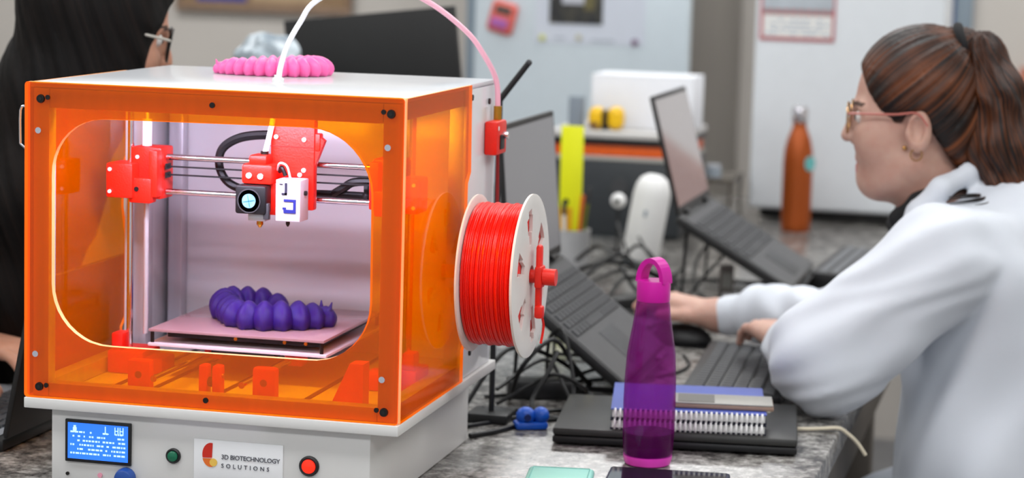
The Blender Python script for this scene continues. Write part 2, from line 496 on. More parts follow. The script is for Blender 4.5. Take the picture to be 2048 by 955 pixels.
# front sheet with the rounded window cut out
def round_poly(pts, rads, seg=10):
    out = []; n = len(pts)
    for i in range(n):
        p = Vector(pts[i]); a = (Vector(pts[i - 1]) - p).normalized(); b = (Vector(pts[(i + 1) % n]) - p).normalized()
        ang = a.angle(b); d = rads[i] / math.tan(ang / 2)
        c = p + (a + b).normalized() * (rads[i] / math.sin(ang / 2))
        s = p + a * d; e = p + b * d
        a0 = math.atan2(s.y - c.y, s.x - c.x); a1 = math.atan2(e.y - c.y, e.x - c.x)
        while a1 - a0 > PI: a1 -= 2 * PI
        while a1 - a0 < -PI: a1 += 2 * PI
        for k in range(seg + 1):
            t = a0 + (a1 - a0) * k / seg
            out.append((c.x + rads[i] * math.cos(t), c.y + rads[i] * math.sin(t)))
    return out
def hit(poly, c, ang):
    d = Vector((math.cos(ang), math.sin(ang))); best = None
    for i in range(len(poly)):
        a = Vector(poly[i]); b = Vector(poly[(i + 1) % len(poly)]); e = b - a
        den = d.x * e.y - d.y * e.x
        if abs(den) < 1e-12: continue
        w_ = a - c; t = (w_.x * e.y - w_.y * e.x) / den; u = (w_.x * d.y - w_.y * d.x) / den
        if t > 0 and -1e-6 <= u <= 1 + 1e-6 and (best is None or t > best): best = t
    return (c.x + d.x * best, c.y + d.y * best)
win = round_poly([(.0325, .068), (.430, .070), (.428, .3420), (.0320, .3385)], [.072, .070, .078, .066], 14)
outp = round_poly([(-.003, .0005), (W + .004, .0005), (W + .004, H + .001), (-.003, H + .001)], [.004] * 4, 3)
cc = Vector((.231, .205))
angs = sorted(set([round(i * 2 * PI / 120 - PI, 5) for i in range(120)] + [round(math.atan2(p[1] - cc.y, p[0] - cc.x), 5) for p in outp]))
o_l = [hit(outp, cc, a) for a in angs]; i_l = [hit(win, cc, a) for a in angs]
fp = B().ring_plate([(x, z + ZP) for x, z in o_l], [(x, z + ZP) for x, z in i_l], -.0085, 0.0)
fp.obj('front_sheet', [M_acryl, M_edge], pr, angle=20)
# side sheets
side = [(0.0008, .0005), (.283, .0005), (.283, .041), (.297, .052), (.297, .16), (.285, .20), (.285, .255), (.299, .268), (.294, H - .0002), (0.0008, H - .0002)]
for nm, xa, xb in (('side_sheet', -.004, -.0003), ('side_sheet', W + .0003, W + .0045)):
    b = B(); n = len(side)
    v = [(xa, y, z + ZP) for y, z in side] + [(xb, y, z + ZP) for y, z in side]
    b.add(v, [list(range(n)), list(range(n, 2 * n))[::-1]], 0)
    o = len(b.v); b.add(v, [[i, (i + 1) % n, n + (i + 1) % n, n + i][::-1] for i in range(n)], 1)
    b.obj(nm, [M_acryl, M_edge], pr, smooth=False)
# front sheet screws: dark corner blocks with small screws, silver pins
for (x, z) in ((.0178, .3602), (.4503, .3612), (.017, .0142), (.4491, .0149)):
    s = B().cyl((x, -.0085, z + ZP), (x, -.0110, z + ZP), .0054, .0048, 14).obj('corner_screw', M_darkmetal, pr)
    B().cyl((x, -.0111, z + ZP), (x, -.0116, z + ZP), .0022, n=6).obj('socket', M_black, s)
    B().cyl((x + (.009 if x < .2 else -.009), -.0085, z + ZP + .002), (x + (.009 if x < .2 else -.009), -.0100, z + ZP + .002), .003, n=10).obj('screw', M_darkmetal, pr)
for (x, z) in ((.2334, .3619), (.2297, .0128)):
    B().cyl((x, -.0085, z + ZP), (x, -.0102, z + ZP), .0034, n=12).obj('screw', M_darkmetal, pr)
for (x, z) in ((.0147, .3225), (.447, .3226), (.0117, .0536), (.4458, .0531)):
    B().cyl((x, -.0085, z + ZP), (x, -.0096, z + ZP), .0038, n=12).obj('pin', M_chrome, pr)
# clear latch tab at the left edge
latch = B()
latch.tube([(-.011, -.003, .345 + ZP - .04), (-.011, -.003, .345 + ZP), (-.0045, -.003, .350 + ZP)], .0016, 6, sm=3)
latch.tube([(-.011, -.003, .345 + ZP - .04), (-.0045, -.003, .300 + ZP)], .0016, 6, sm=3)
latch.obj('latch_tab', M_chrome, pr)

# --- control panel on the base
M_lcd = mat('lcd_blue', rgb(30, 90, 220), 0.3, emit=rgb(52, 128, 255), estr=0.75, noise=0.04, nscale=60)
M_lcdtxt = mat('lcd_glyphs', rgb(190, 220, 255), 0.4, emit=rgb(165, 205, 255), estr=0.85, noise=0.02)
YF = .004
lcd = B().box(.0465, .1315, YF - .004, YF - .0002, .0372, .0892, .001).obj('display', M_black, pr)
B().box(.0505, .1280, YF - .0048, YF - .0041, .0415, .0855).obj('lcd_screen', M_lcd, lcd)
g = B(); rr = random.Random(3)
for row in range(6):
    z = .0475 + row * .0052; x = .054
    while x < .124:
        wd = rr.choice((.0016, .0022, .003, .0044)); 
        if rr.random() < (.75 if row < 4 else .5): g.box(x, min(x + wd, .125), YF - .0051, YF - .0049, z, z + .0021)
        x += wd + .0012
g.box(.058, .0612, YF - .0051, YF - .0049, .074, .0825)
g.box(.0572, .062, YF - .0051, YF - .0049, .076, .080)
for k in range(2):
    xx = .111 + k * .0065
    g.box(xx, xx + .005, YF - .0051, YF - .0049, .0785, .0795); g.box(xx, xx + .0011, YF - .0051, YF - .0049, .074, .0835); g.box(xx + .0038, xx + .005, YF - .0051, YF - .0049, .074, .0835)
g.box(.0985, .1035, YF - .0051, YF - .0049, .074, .0752); g.box(.0985, .0997, YF - .0051, YF - .0049, .074, .0835)
g.obj('lcd_text', M_lcdtxt, lcd, smooth=False)
M_green = mat('green_lamp', rgb(20, 92, 66), 0.25, emit=rgb(24, 120, 84), estr=0.12, noise=0.05)
M_redlamp = mat('red_lamp', rgb(235, 30, 14), 0.25, emit=rgb(255, 40, 18), estr=1.1, noise=0.05)
def button(x, z, r, m, nm):
    Mx = Matrix.Translation((x, YF, z)) @ Matrix.Rotation(PI / 2, 4, 'X')
    o = B().lathe([(r, 0.0002), (r, .003), (r * .86, .0045), (r * .72, .0040)], 24, M=Mx).obj('push_button', M_black, pr)
    B().lathe([(r * .70, .0036), (r * .66, .0056), (r * .4, .0068), (.0004, .0072)], 24, M=Mx).obj(nm, m, o)
button(.185, .054, .0092, M_green, 'green_cap')
button(.3556, .0553, .0122, M_redlamp, 'red_cap')
kn = Matrix.Translation((.1245, YF, .0225)) @ Matrix.Rotation(PI / 2, 4, 'X')
M_knob = mat('blue_knob', rgb(34, 74, 150), 0.35, noise=0.1, nscale=50)
B().lathe([(.0125, .0002), (.0125, .006), (.011, .012), (.0095, .013), (.0004, .0132)], 20, M=kn).obj('knob', M_knob, pr)
B().cyl((.0487, YF - .0002, .0215), (.0487, YF - .002, .0215), .0022, n=10).obj('indicator', M_darkmetal, pr)
B().cyl((.0909, YF - .0002, .0225), (.0909, YF - .002, .0225), .003, n=10).obj('indicator', mat('pink_lamp', rgb(226, 150, 170), 0.4, noise=0.03), pr)
M_plate = mat('name_plate_white', rgb(236, 237, 239), 0.35, noise=0.02)
plate = B().box(.2114, .3232, YF - .0025, YF - .0002, .028, .0776, .0006).obj('name_plate', M_plate, pr)
def flat(poly, m, nm, y=YF - .0032, th=.0006):
    n = len(poly)
    v = [(x, y, z) for x, z in poly] + [(x, y + th, z) for x, z in poly]
    B().add(v, [list(range(n)), list(range(n, 2 * n))[::-1]] + [[i, n + i, n + (i + 1) % n, (i + 1) % n] for i in range(n)]).obj(nm, m, plate, smooth=False)
cx, cz = .2325, .0580
def arc(a0, a1, r0, n=14, ox=0, oz=0, sx=1.0, sz=1.0): return [(cx + ox + sx * r0 * math.cos(math.radians(a0 + (a1 - a0) * i / n)), cz + oz + sz * r0 * math.sin(math.radians(a0 + (a1 - a0) * i / n))) for i in range(n + 1)]
flat(arc(78, 196, .0125, ox=.0005, oz=.0015, sx=.85, sz=1.15) + [(cx + .002, cz - .002)], mat('logo_red', rgb(205, 40, 22), 0.5, noise=0.04), 'emblem_piece')
flat(arc(196, 285, .0125, ox=.0005, oz=.0005, sx=.85, sz=1.1) + [(cx + .002, cz - .003)], mat('logo_orange', rgb(224, 110, 36), 0.5, noise=0.04), 'emblem_piece', y=YF - .0033)
flat(arc(0, 330, .0048, ox=.004, oz=-.0075), mat('logo_yellow', rgb(232, 190, 84), 0.5, noise=0.04), 'emblem_piece', y=YF - .0035)
M_ink = mat('grey_ink', rgb(84, 84, 92), 0.6, noise=0.04)
for body, sz, sp, x, z in (('3D BIOTECHNOLOGY', .0078, 0.93, .2462, .0555), ('SOLUTIONS', .0072, 1.75, .2462, .0450)):
    me = text_mesh(body, sz, M_ink, sp)
    mkobj('lettering', me, plate, (x, YF - .003, z), (PI / 2, 0, 0))

# --- interior: light strip, rails, gantry
M_led = mat('led_strip', rgb(240, 235, 255), 0.5, emit=(0.86, 0.78, 1.0, 1), estr=4.0, noise=0.02)
led = bx('led_strip', M_led, .06, W - .06, .024, .034, H - .0105, H - .0072)
ld = bpy.data.lights.new('led_light', 'AREA'); ld.shape = 'RECTANGLE'; ld.size = 0.36; ld.size_y = 0.03; ld.energy = LED_W; ld.color = (0.84, 0.76, 1.0)
lo = bpy.data.objects.new('led_light', ld); COL.objects.link(lo); lo.location = (W / 2, .03, H + ZP - .0125); lo.parent = led
lo.rotation_euler = (math.radians(38), 0, 0)
GY = .20
for x in (.045, W - .045):
    B().cyl((x, GY, ZP + .03), (x, GY, ZP + H - .0065), .0042, n=14).obj('smooth_rod', M_chrome, pr)
for x in (.0685, W - .0685):
    B().cyl((x, GY - .004, ZP + .05), (x, GY - .004, ZP + H - .03), .0034, n=12).obj('lead_screw', M_alu, pr)
    B().cyl((x, GY - .004, ZP + .291), (x, GY - .004, ZP + .325), .0062, n=14).obj('coupler', M_whiteplastic, pr)
for x in (.012, W - .032):
    bx('rear_post', M_alu, x, x + .02, D - .028, D - .0068, .0005, H - .0068, .001)
for x in (.006, W - .026):
    bx('rear_post', M_alu, x, x + .02, .300, .322, .0005, H - .0068, .001)
def xend(sx):
    f = (lambda x: x) if sx < 0 else (lambda x: W - x)
    b = B()
    def bb(x0, x1, *r, **k):
        a, c = sorted((f(x0), f(x1))); b.box(a, c, *r, **k)
    bb(.026, .062, .164, .208, ZP + .226, ZP + .270, bev=.003)
    bb(.050, .092, .186, .228, ZP + .224, ZP + .290, bev=.003)
    bb(.080, .092, .172, .19, ZP + .228, ZP + .287, bev=.002)
    bb(.054, .085, .170, .19, ZP + .220, ZP + .252, bev=.003)
    o = b.obj('x_end_block', M_red, pr)
    c = f(.0685)
    B().lathe([(.0085, 0), (.0085, .004), (.005, .004), (.005, .012)], 16, M=Matrix.Translation((c, GY - .004, ZP + .2525))).obj('brass_nut', M_brass, o)
    for (x, z) in ((.032, .262), (.032, .234), (.060, .277)):
        y = .1638 if x < .05 else .1858
        B().cyl((f(x), y, ZP + z), (f(x), y - .002, ZP + z), .0024, n=10).obj('screw', M_whiteplastic, o)
    for (x, z) in ((.0655, .238),):
        B().cyl((f(x), .1698, ZP + z), (f(x), .1688, ZP + z), .0032, n=10).obj('dark_hole', M_black, o)
    for z in (.255, .266):
        B().box(*sorted((f(.0955), f(.0975))), .19, .205, ZP + z - .0035, ZP + z + .0035).obj('belt_slot', M_black, o)
xend(-1); xend(1)
for z in (.2775, .2335):
    B().cyl((.094, GY, ZP + z), (W - .094, GY, ZP + z), .0038, n=14).obj('cross_rod', M_chrome, pr)
for z in (.2655, .2552):
    bx('drive_belt', M_cable, .097, W - .097, GY - .003, GY + .003, z - .0008, z + .0008)
# carriage and tool heads
car = B()
car.box(.2395, .297, .178, .192, ZP + .222, ZP + .353, .0025)
car.box(.297, .304, .178, .192, ZP + .296, ZP + .318, .002)
car.prism([(.297, .318 + ZP), (.297, .278 + ZP), (.309, .309 + ZP)], .180, .190, M=Matrix(((1, 0, 0, 0), (0, 0, 1, 0), (0, 1, 0, 0), (0, 0, 0, 1))))
car.box(.243, .262, .160, .179, ZP + .216, ZP + .256, .002)
car = car.obj('carriage', M_red, pr)
for (x, z) in ((.2475, .312), (.284, .310), (.284, .272), (.279, .266)):
    B().cyl((x, .1778, ZP + z), (x, .1752, ZP + z), .0028, n=10).obj('screw', M_whiteplastic, car)
B().box(.2397, .2968, .1772, .1778, ZP + .300, ZP + .3008).obj('seam', mat('dark_red_gap', rgb(150, 24, 14), 0.6, noise=0.05), car)
ex = B().box(.2115, .252, .150, .190, ZP + .254, ZP + .279, .004).box(.2185, .243, .155, .185, ZP + .278, ZP + .290, .004).obj('extruder_body', M_red, pr)
for (x, z) in ((.2225, .265), (.2375, .2645)):
    B().cyl((x, .1498, ZP + z), (x, .147, ZP + z), .0036, n=12).obj('screw', M_whiteplastic, ex)
B().cyl((.235, .17, ZP + .288), (.235, .17, ZP + .294), .005, n=12).obj('tube_fitting', M_darkmetal, ex)
fan = B().box(.2075, .2475, .140, .166, ZP + .218, ZP + .2535, .003).obj('cooling_fan', M_black, pr)
fm = Matrix.Translation((.2262, .1398, ZP + .2345)) @ Matrix.Rotation(PI / 2, 4, 'X')
B().lathe([(.0152, 0), (.0152, .0008), (.0138, .0008), (.0138, 0)], 24, M=fm).obj('fan_rim', M_darkgrey, fan)
st = B().lathe([(.0088, .0002), (.0088, .0012), (.0003, .0012)], 24, M=fm).obj('fan_sticker', mat('pale_cyan_sticker', rgb(128, 184, 200), 0.5, noise=0.1, nscale=120, col2=rgb(108, 164, 186)), fan)
b = B()
for a in range(4):
    q = a * PI / 2 + .2
    b.cbox((0, 0, 0), (.008, .0007, .0004), M=fm @ Matrix.Rotation(q, 4, 'Z') @ Matrix.Translation((.0035, 0, .0015)))
b.obj('sticker_print', mat('teal_ink', rgb(60, 140, 160), 0.5, noise=0.05), st)
B().box(.222, .245, .148, .168, ZP + .209, ZP + .2178, .001).obj('heater_block', M_alu, pr)
B().box(.2435, .2505, .143, .150, ZP + .212, ZP + .232, .001).obj('fan_duct', M_darkgrey, pr)
B().lathe([(.0012, 0), (.0042, .004), (.0042, .0085)], 14, M=Matrix.Translation((.2345, .158, ZP + .200))).obj('nozzle', M_brass, pr)
pb = B().box(.2605, .2925, .140, .172, ZP + .2115, ZP + .263, .0012).obj('probe_housing', mat('pale_probe_plastic', rgb(196, 194, 200), 0.5, noise=0.03), pr)
M_navy = mat('navy_ink', rgb(34, 40, 128), 0.5, noise=0.05)
M_inkb = mat('black_ink', rgb(40, 40, 58), 0.5, noise=0.05)
k = B(); y0, y1 = .1389, .1397
k.box(.2725, .2755, y0, y1, ZP + .2445, ZP + .2592); k.box(.2685, .2755, y0, y1, ZP + .2445, ZP + .2468); k.box(.2655, .2700, y0, y1, ZP + .2570, ZP + .2580)
k.obj('printed_mark', M_inkb, pb, smooth=False)
k = B(); k.box(.2715, .2870, y0, y1, ZP + .2362, ZP + .2392); k.box(.2838, .2870, y0, y1, ZP + .2222, ZP + .2362); k.box(.2715, .2838, y0, y1, ZP + .2222, ZP + .2264); k.box(.2700, .2745, y0, y1, ZP + .2264, ZP + .2290)
k.obj('printed_mark', M_navy, pb, smooth=False)
B().lathe([(.001, 0), (.0026, .003), (.0026, .008)], 12, M=Matrix.Translation((.2715, .156, ZP + .2035))).obj('probe_tip', M_darkmetal, pr)
B().cyl((.2925, .156, ZP + .246), (.2955, .156, ZP + .246), .003, n=10).obj('probe_screw', M_darkmetal, pr)
B().tube([(.254, .165, ZP + .272), (.262, .150, ZP + .282), (.271, .150, ZP + .279), (.273, .158, ZP + .264)], .0014, 6).obj('white_wire', M_whiteplastic, pr)
B().tube([(.256, .168, ZP + .270), (.262, .158, ZP + .276), (.267, .158, ZP + .266)], .0028, 7).obj('black_wire', M_cable, pr)
# cable chain loop behind the rods
B().tube([(.242, .232, ZP + .309), (.205, .232, ZP + .308), (.176, .232, ZP + .302), (.156, .232, ZP + .288), (.152, .232, ZP + .268), (.160, .232, ZP + .250), (.176, .232, ZP + .240), (.200, .232, ZP + .236), (.25, .232, ZP + .236), (.30, .232, ZP + .237), (.345, .232, ZP + .237)], .0058, 8).obj('cable_loop', M_cable, pr)
B().tube([(.306, .228, ZP + .238), (.320, .228, ZP + .247), (.334, .228, ZP + .255), (.365, .228, ZP + .257)], .0055, 8).obj('side_cable', M_cable, pr)
bx('cable_clip', M_black, .350, .356, .215, .235, .232, .256, .001)
# build plate stack
bx('build_plate', M_glassbed, .085, .318, .165, .410, .0585, .0622, .0008)
bx('heater_board', mat('black_heater_board', rgb(26, 18, 20), 0.5, noise=0.2), .105, .308, .180, .400, .0505, .0575, .0008)
bx('lower_plate', mat('pale_lower_plate', rgb(226, 214, 222), 0.25, noise=0.04), .085, .322, .163, .412, .0405, .0445, .0008)
for (x, y) in ((.089, .169), (.314, .169), (.089, .406), (.314, .406)):
    B().cyl((x, y, ZP + .0446), (x, y, ZP + .0584), .0025, n=10).obj('standoff', M_darkmetal, pr)
for x in (.197, .262, .290):
    B().cyl((x, .1796, ZP + .054), (x, .178, ZP + .054), .0024, n=8).obj('board_contact', M_brass, pr)
bx('plate_clip', M_black, .112, .126, .396, .4105, .0623, .0655, .001)
bx('carrier', M_darkmetal, .16, .245, .19, .39, .030, .0404, .001)
for x in (.150, .262):
    B().cyl((x, .024, ZP + .027), (x, D - .01, ZP + .027), .004, n=12).obj('floor_rod', M_chrome, pr)
for x in (.068, .118, .205, .315):
    bx('floor_slot', mat('dark_slot', rgb(70, 62, 60), 0.6, noise=0.1), x, x + .007, .05, D - .012, .0002, .0012)
for (x, y) in ((.150, .235), (.262, .225), (.150, .345), (.262, .345)):
    bx('bearing_block', M_red, x - .012, x + .012, y - .012, y + .012, .018, .0402, .002)
# red brackets on the floor
def bracket(x, y, w_, h_, name='rod_bracket'):
    o = B().box(x - w_ / 2, x + w_ / 2, y - .008, y + .008, ZP + .0003, ZP + h_, .004).box(x - w_ * .92, x + w_ * .92, y - .010, y + .010, ZP + .0002, ZP + .007, .002).obj(name, M_red, pr)
    for s in (-1, 1):
        B().cyl((x + s * w_ * .72, y, ZP + .007), (x + s * w_ * .72, y, ZP + .009), .003, n=8).obj('screw', M_whiteplastic, o)
    B().cyl((x, y - .0082, ZP + h_ * .62), (x, y - .0078, ZP + h_ * .62), .0045, n=12).obj('rod_hole', mat('dark_red_hole', rgb(120, 20, 10), 0.6, noise=0.05), o)
bracket(.127, .040, .030, .047); bracket(.286, .042, .030, .048)
bl = B()
for s in (-1, 1): bl.box(.2185 + s * .0085 - .0055, .2185 + s * .0085 + .0055, .030, .048, ZP + .0002, ZP + .047, .003)
bl.box(.207, .230, .030, .05, ZP + .0002, ZP + .006, .001)
bl = bl.obj('belt_tensioner', M_red, pr)
B().cyl((.2145, .038, ZP + .026), (.2225, .038, ZP + .026), .006, n=14).obj('pulley', M_darkmetal, bl)
B().cyl((.2320, .038, ZP + .034), (.2345, .038, ZP + .034), .003, n=10).obj('pulley_screw', M_brass, bl)
tri = B(); tri.prism([(.360, ZP + .0003), (.402, ZP + .0003), (.402, ZP + .056), (.385, ZP + .056)], .060, .085, M=Matrix(((1, 0, 0, 0), (0, 0, 1, 0), (0, 1, 0, 0), (0, 0, 0, 1))))
tri.obj('corner_bracket', M_red, pr)
for sx in (0, 1):
    f = (lambda x: x) if sx == 0 else (lambda x: W - x)
    zb = B(); zb.box(*sorted((f(.026), f(.075))), .172, .232, ZP + .0003, ZP + .030, .003); zb.box(*sorted((f(.030), f(.046))), .175, .20, ZP + .03, ZP + .052, .003)
    zb.box(*sorted((f(.062), f(.098))), .18, .225, ZP + .0003, ZP + .022, .003)
    zb.obj('rod_foot', M_red, pr)
# filament guide on the right side and the cable behind
gd = B().box(W + .0003, W + .018, .378, .430, ZP + .283, ZP + .327, .003).obj('filament_guide', M_red, pr)
B().box(W + .0181, W + .0195, .392, .414, ZP + .290, ZP + .309, .001).obj('guide_slot', M_black, gd)
B().cyl((W + .0185, .407, ZP + .308), (W + .026, .407, ZP + .308), .0045, n=12).obj('guide_screw', M_chrome, gd)
B().cyl((W + .008, .417, ZP + .327), (W + .008, .417, ZP + .345), .0055, n=12).obj('guide_fitting', M_brass, gd)
B().cyl((W + .010, .385, ZP + .318), (W + .0185, .385, ZP + .318), .003, n=10).obj('screw', M_whiteplastic, gd)
B().tube([(W + .004, .436, ZP + .300), (W + .003, .444, ZP + .27), (W + .003, .446, ZP + .15), (W - .01, .448, ZP + .03)], .0024, 7).obj('red_cable', mat('dark_red_cable', rgb(150, 24, 26), 0.5, noise=0.05), pr)
# spool arm on the side
SY, SZ = .250, .147
B().cyl((W + .0048, SY, ZP + SZ), (W + .112, SY, ZP + SZ), .0085, n=18).obj('spool_axle', M_red, pr)
arm = B()
arm.box(.5665, .574, SY - .007, SY + .007, ZP + SZ - .046, ZP + SZ + .040, .0035)
arm.box(.5665, .576, SY - .012, SY + .012, ZP + SZ - .014, ZP + SZ + .014, .003)
arm.box(.567, .578, SY - .010, SY + .004, ZP + SZ - .052, ZP + SZ - .036, .003)
arm.obj('spool_clamp', M_red, pr)
B().cyl((.5762, SY, ZP + SZ), (.592, SY, ZP + SZ), .0105, .0105, n=18).obj('clamp_knob', M_red, pr)
B().tube([(.575, SY + .002, ZP + SZ - .05), (.5755, SY + .010, ZP + SZ - .065), (.574, SY + .004, ZP + SZ - .085)], .0018, 6).obj('loose_filament_end', M_redfil, pr)

# ------------------------------------------------------------------ filament spool (hangs on the axle)
sp = thing('filament_spool', 'white spool wound with glossy red filament on the side of the orange machine', 'spool', (.522, SY, T + .0005 + ZP + SZ))
RX = Matrix.Rotation(PI / 2, 4, 'Y')
M_flange = mat('spool_white_plastic', rgb(226, 224, 220), 0.5, noise=0.03, nscale=30, bump=0.04, bscale=260)
def flange(x0, x1, R):
    """disc with a hub hole and six cut-outs, built from radial sectors"""
    n = 96; radii = [.0135, .030, .040, .056, .078, .086, R - .003, R]
    def open_(j, a):
        d = math.degrees(a) % 60
        return (j in (2, 3)) and 12 < d < 34 and j == 3 or (j == 2 and 16 < d < 30) or (j == 4 and (math.degrees(a) // 60) % 3 == 1 and 15 < d < 27)
    b = B(); ids = {}
    def vid(j, i, s):
        i %= n; key = (j, i, s)
        if key not in ids:
            a = 2 * PI * i / n; ids[key] = len(b.v)
            xx = (x1 if s else x0)
            if j == len(radii) - 1: xx += (-.0008 if s else .0008)
            b.v.append((xx, radii[j] * math.cos(a), radii[j] * math.sin(a)))
        return ids[key]
    solid = [[not open_(j, 2 * PI * (i + .5) / n) for i in range(n)] for j in range(len(radii) - 1)]
    def quad(*q): b.f.append(list(q)); b.m.append(0)
    for j in range(len(radii) - 1):
        for i in range(n):
            if not solid[j][i]: continue
            quad(vid(j, i, 1), vid(j + 1, i, 1), vid(j + 1, i + 1, 1), vid(j, i + 1, 1))
            quad(vid(j, i, 0), vid(j, i + 1, 0), vid(j + 1, i + 1, 0), vid(j + 1, i, 0))
            if j == 0 or not solid[j - 1][i]: quad(vid(j, i, 0), vid(j, i, 1), vid(j, i + 1, 1), vid(j, i + 1, 0))
            if j == len(radii) - 2 or not solid[j + 1][i]: quad(vid(j + 1, i, 1), vid(j + 1, i, 0), vid(j + 1, i + 1, 0), vid(j + 1, i + 1, 1))
            if not solid[j][i - 1]: quad(vid(j, i, 0), vid(j + 1, i, 0), vid(j + 1, i, 1), vid(j, i, 1))
            if not solid[j][(i + 1) % n]: quad(vid(j, i + 1, 1), vid(j + 1, i + 1, 1), vid(j + 1, i + 1, 0), vid(j, i + 1, 0))
    return b
flange(-.036, -.032, .0985).obj('flange', M_flange, sp, angle=30)
flange(.034, .0385, .1025).obj('flange', M_flange, sp, rot=(math.radians(20), 0, 0), angle=30)
B().lathe([(.0135, -.0318), (.030, -.0318), (.030, .0338), (.0135, .0338), (.0135, -.0318)], 40, M=RX, caps=False).obj('hub', M_flange, sp)
# wound filament: ridged coils
prof = [(.031, -.0315)]
nc = 34
for i in range(nc):
    x = -.0310 + .0645 * (i + .5) / nc; hw = .0645 / nc / 2
    R = .0885 + .0011 * math.sin(i * 1.9) + .0006 * math.sin(i * 5.3)
    prof += [(R - .0010, x - hw), (R, x - hw * .45), (R, x + hw * .45)]
prof += [(.0875, .0335), (.031, .0335)]
B().lathe(prof, 96, M=RX, caps=False).obj('wound_filament', M_redfil, sp, angle=80)

# ------------------------------------------------------------------ filament tube
M_tube = mat('pale_pink_tube', rgb(250, 214, 224), 0.3, noise=0.02)
nt = M_tube.node_tree; pn = nt.nodes['Principled BSDF']
tcn = nt.nodes.new('ShaderNodeTexCoord'); sx_ = nt.nodes.new('ShaderNodeSeparateXYZ'); rp = nt.nodes.new('ShaderNodeValToRGB')
nt.links.new(tcn.outputs['Generated'], sx_.inputs[0]); nt.links.new(sx_.outputs[0], rp.inputs[0])
rp.color_ramp.elements[0].color = rgb(238, 238, 244); rp.color_ramp.elements[0].position = 0.30
rp.color_ramp.elements[1].color = rgb(250, 186, 206); rp.color_ramp.elements[1].position = 0.62
nt.links.new(rp.outputs[0], pn.inputs['Base Color'])
tp = [(.4700, .417, 1.3600), (.4680, .412, 1.3937), (.4549, .395, 1.4267), (.4337, .375, 1.459), (.3888, .34, 1.4969), (.3297, .29, 1.5230), (.277, .24, 1.4949), (.2612, .22, 1.4668), (.2505, .205, 1.4389), (.2458, .195, 1.4143), (.2457, .185, 1.3945)]
tb = B().tube([(x, y, z - .9005) for x, y, z in tp], .0036, 10).obj('filament_tube', M_tube, pr)
tb['label'] = 'thin white and pink plastic tube arching above the machine'
B().lathe([(.0075, 0), (.0075, .004), (.005, .006), (.005, .009)], 16, M=Matrix.Translation((.2457, .185, ZP + H))).obj('top_fitting', M_whiteplastic, pr)
B().tube([(.2452, .183, ZP + H - .007), (.242, .177, ZP + .33), (.2352, .170, ZP + .290)], .0036, 8).obj('inner_tube', M_whiteplastic, pr)

# ------------------------------------------------------------------ printed flexible creatures
def seg_mesh(name, m, ridges):
    b = B(); nth, nph = 20, 12; v = []; 
    prof = []
    for i in range(15):
        t = -1 + 2 * i / 14
        r = math.sqrt(max(0.02, 1 - abs(t) ** 2.4)) * (1 + .06 * math.cos(t * PI * ridges))
        prof.append((r, t))
    vv = []; ff = []
    for r, t in prof:
        for j in range(nth):
            a = 2 * PI * j / nth
            z = r * math.sin(a); y = r * math.cos(a)
            if z < -.62: z = -.62
            crest = .10 * max(0, math.sin(a)) ** 8 * (1 - t * t)
            vv.append((t, y * 1.0, z + crest))
    for i in range(len(prof) - 1):
        for j in range(nth):
            a = i * nth + j; c = i * nth + (j + 1) % nth
            ff.append([a, c, c + nth, a + nth][::-1])
    ff.append(list(range(nth))); ff.append([(len(prof) - 1) * nth + j for j in range(nth)][::-1])
    b.add(vv, ff)
    return b.mesh(name, m, 50)
def creature(name, label, cat, loc, path, rads, m, ridges, horns=True, n=15, squash=1.0):
    t = thing(name, label, cat, loc)
    P = spline([(x, y, 0) for x, y in path], 16)
    L = [0]
    for i in range(1, len(P)): L.append(L[-1] + (P[i] - P[i - 1]).length)
    me = seg_mesh('segment', m, ridges)
    for i in range(n):
        s = L[-1] * (i + .5) / n
        k = max(1, next(q for q in range(len(L)) if L[q] >= s))
        p = P[k]; d = (P[min(k + 2, len(P) - 1)] - P[max(k - 2, 0)]).normalized()
        f_ = (i + .5) / n * (len(rads) - 1); a = int(f_); r = rads[a] + (rads[min(a + 1, len(rads) - 1)] - rads[a]) * (f_ - a)
        nm = 'head' if i == 0 else ('tail' if i == n - 1 else 'segment')
        o = mkobj(nm, me, t, (p.x, p.y, r * squash * .62 + .0003), (0, 0, math.atan2(d.y, d.x)))
        o.scale = (L[-1] / n * .72, r, r * squash)
        if i == 0 and horns:
            for sgn in (-1, 1):
                h = B().cyl((0, 0, 0), (-.2, sgn * .25, 1.05), .3, .05, 8).obj('horn', m, o, (0.1, sgn * .45, .5))
            for sgn in (-1, 1):
                B().ell((.55, sgn * .55, .35), (.16, .16, .2), 10, 6).obj('eye', M_black, o)
    return t
M_pink = mat('hot_pink_printed_plastic', rgb(255, 112, 182), 0.36, noise=0.06, nscale=70, bump=0.1, bscale=500, sss=0.0)
creature('printed_toy', 'hot pink segmented printed toy curled on top of the orange machine', 'toy', (.19, .335, T + .0006 + ZP + H),
         [(-.074, -.018), (-.045, -.034), (-.010, -.040), (.024, -.034), (.048, -.014), (.054, .014), (.036, .040), (.004, .052), (-.03, .050), (-.052, .04)],
         [.010, .017, .018, .0185, .019, .0195, .0195, .019, .018, .017, .015], M_pink, 1.5, n=22, squash=.72)
M_purple = mat('violet_printed_plastic', rgb(66, 30, 158), 0.3, noise=0.25, nscale=60, bump=0.35, bscale=260, col2=rgb(34, 14, 78))
creature('printed_toy', 'glossy violet segmented printed toy lying on the build plate inside the machine', 'toy', (.204, .282, T + .0006 + ZP + .0622),
         [(.088, -.002), (.070, -.030), (.046, -.052), (.016, -.066), (-.014, -.062), (-.030, -.044), (-.045, -.020), (-.062, .004), (-.066, .032), (-.048, .052), (-.022, .058), (.002, .050)],
         [.013, .018, .021, .021, .020, .019, .019, .020, .021, .020, .019, .014], M_purple, 1.5, n=15)

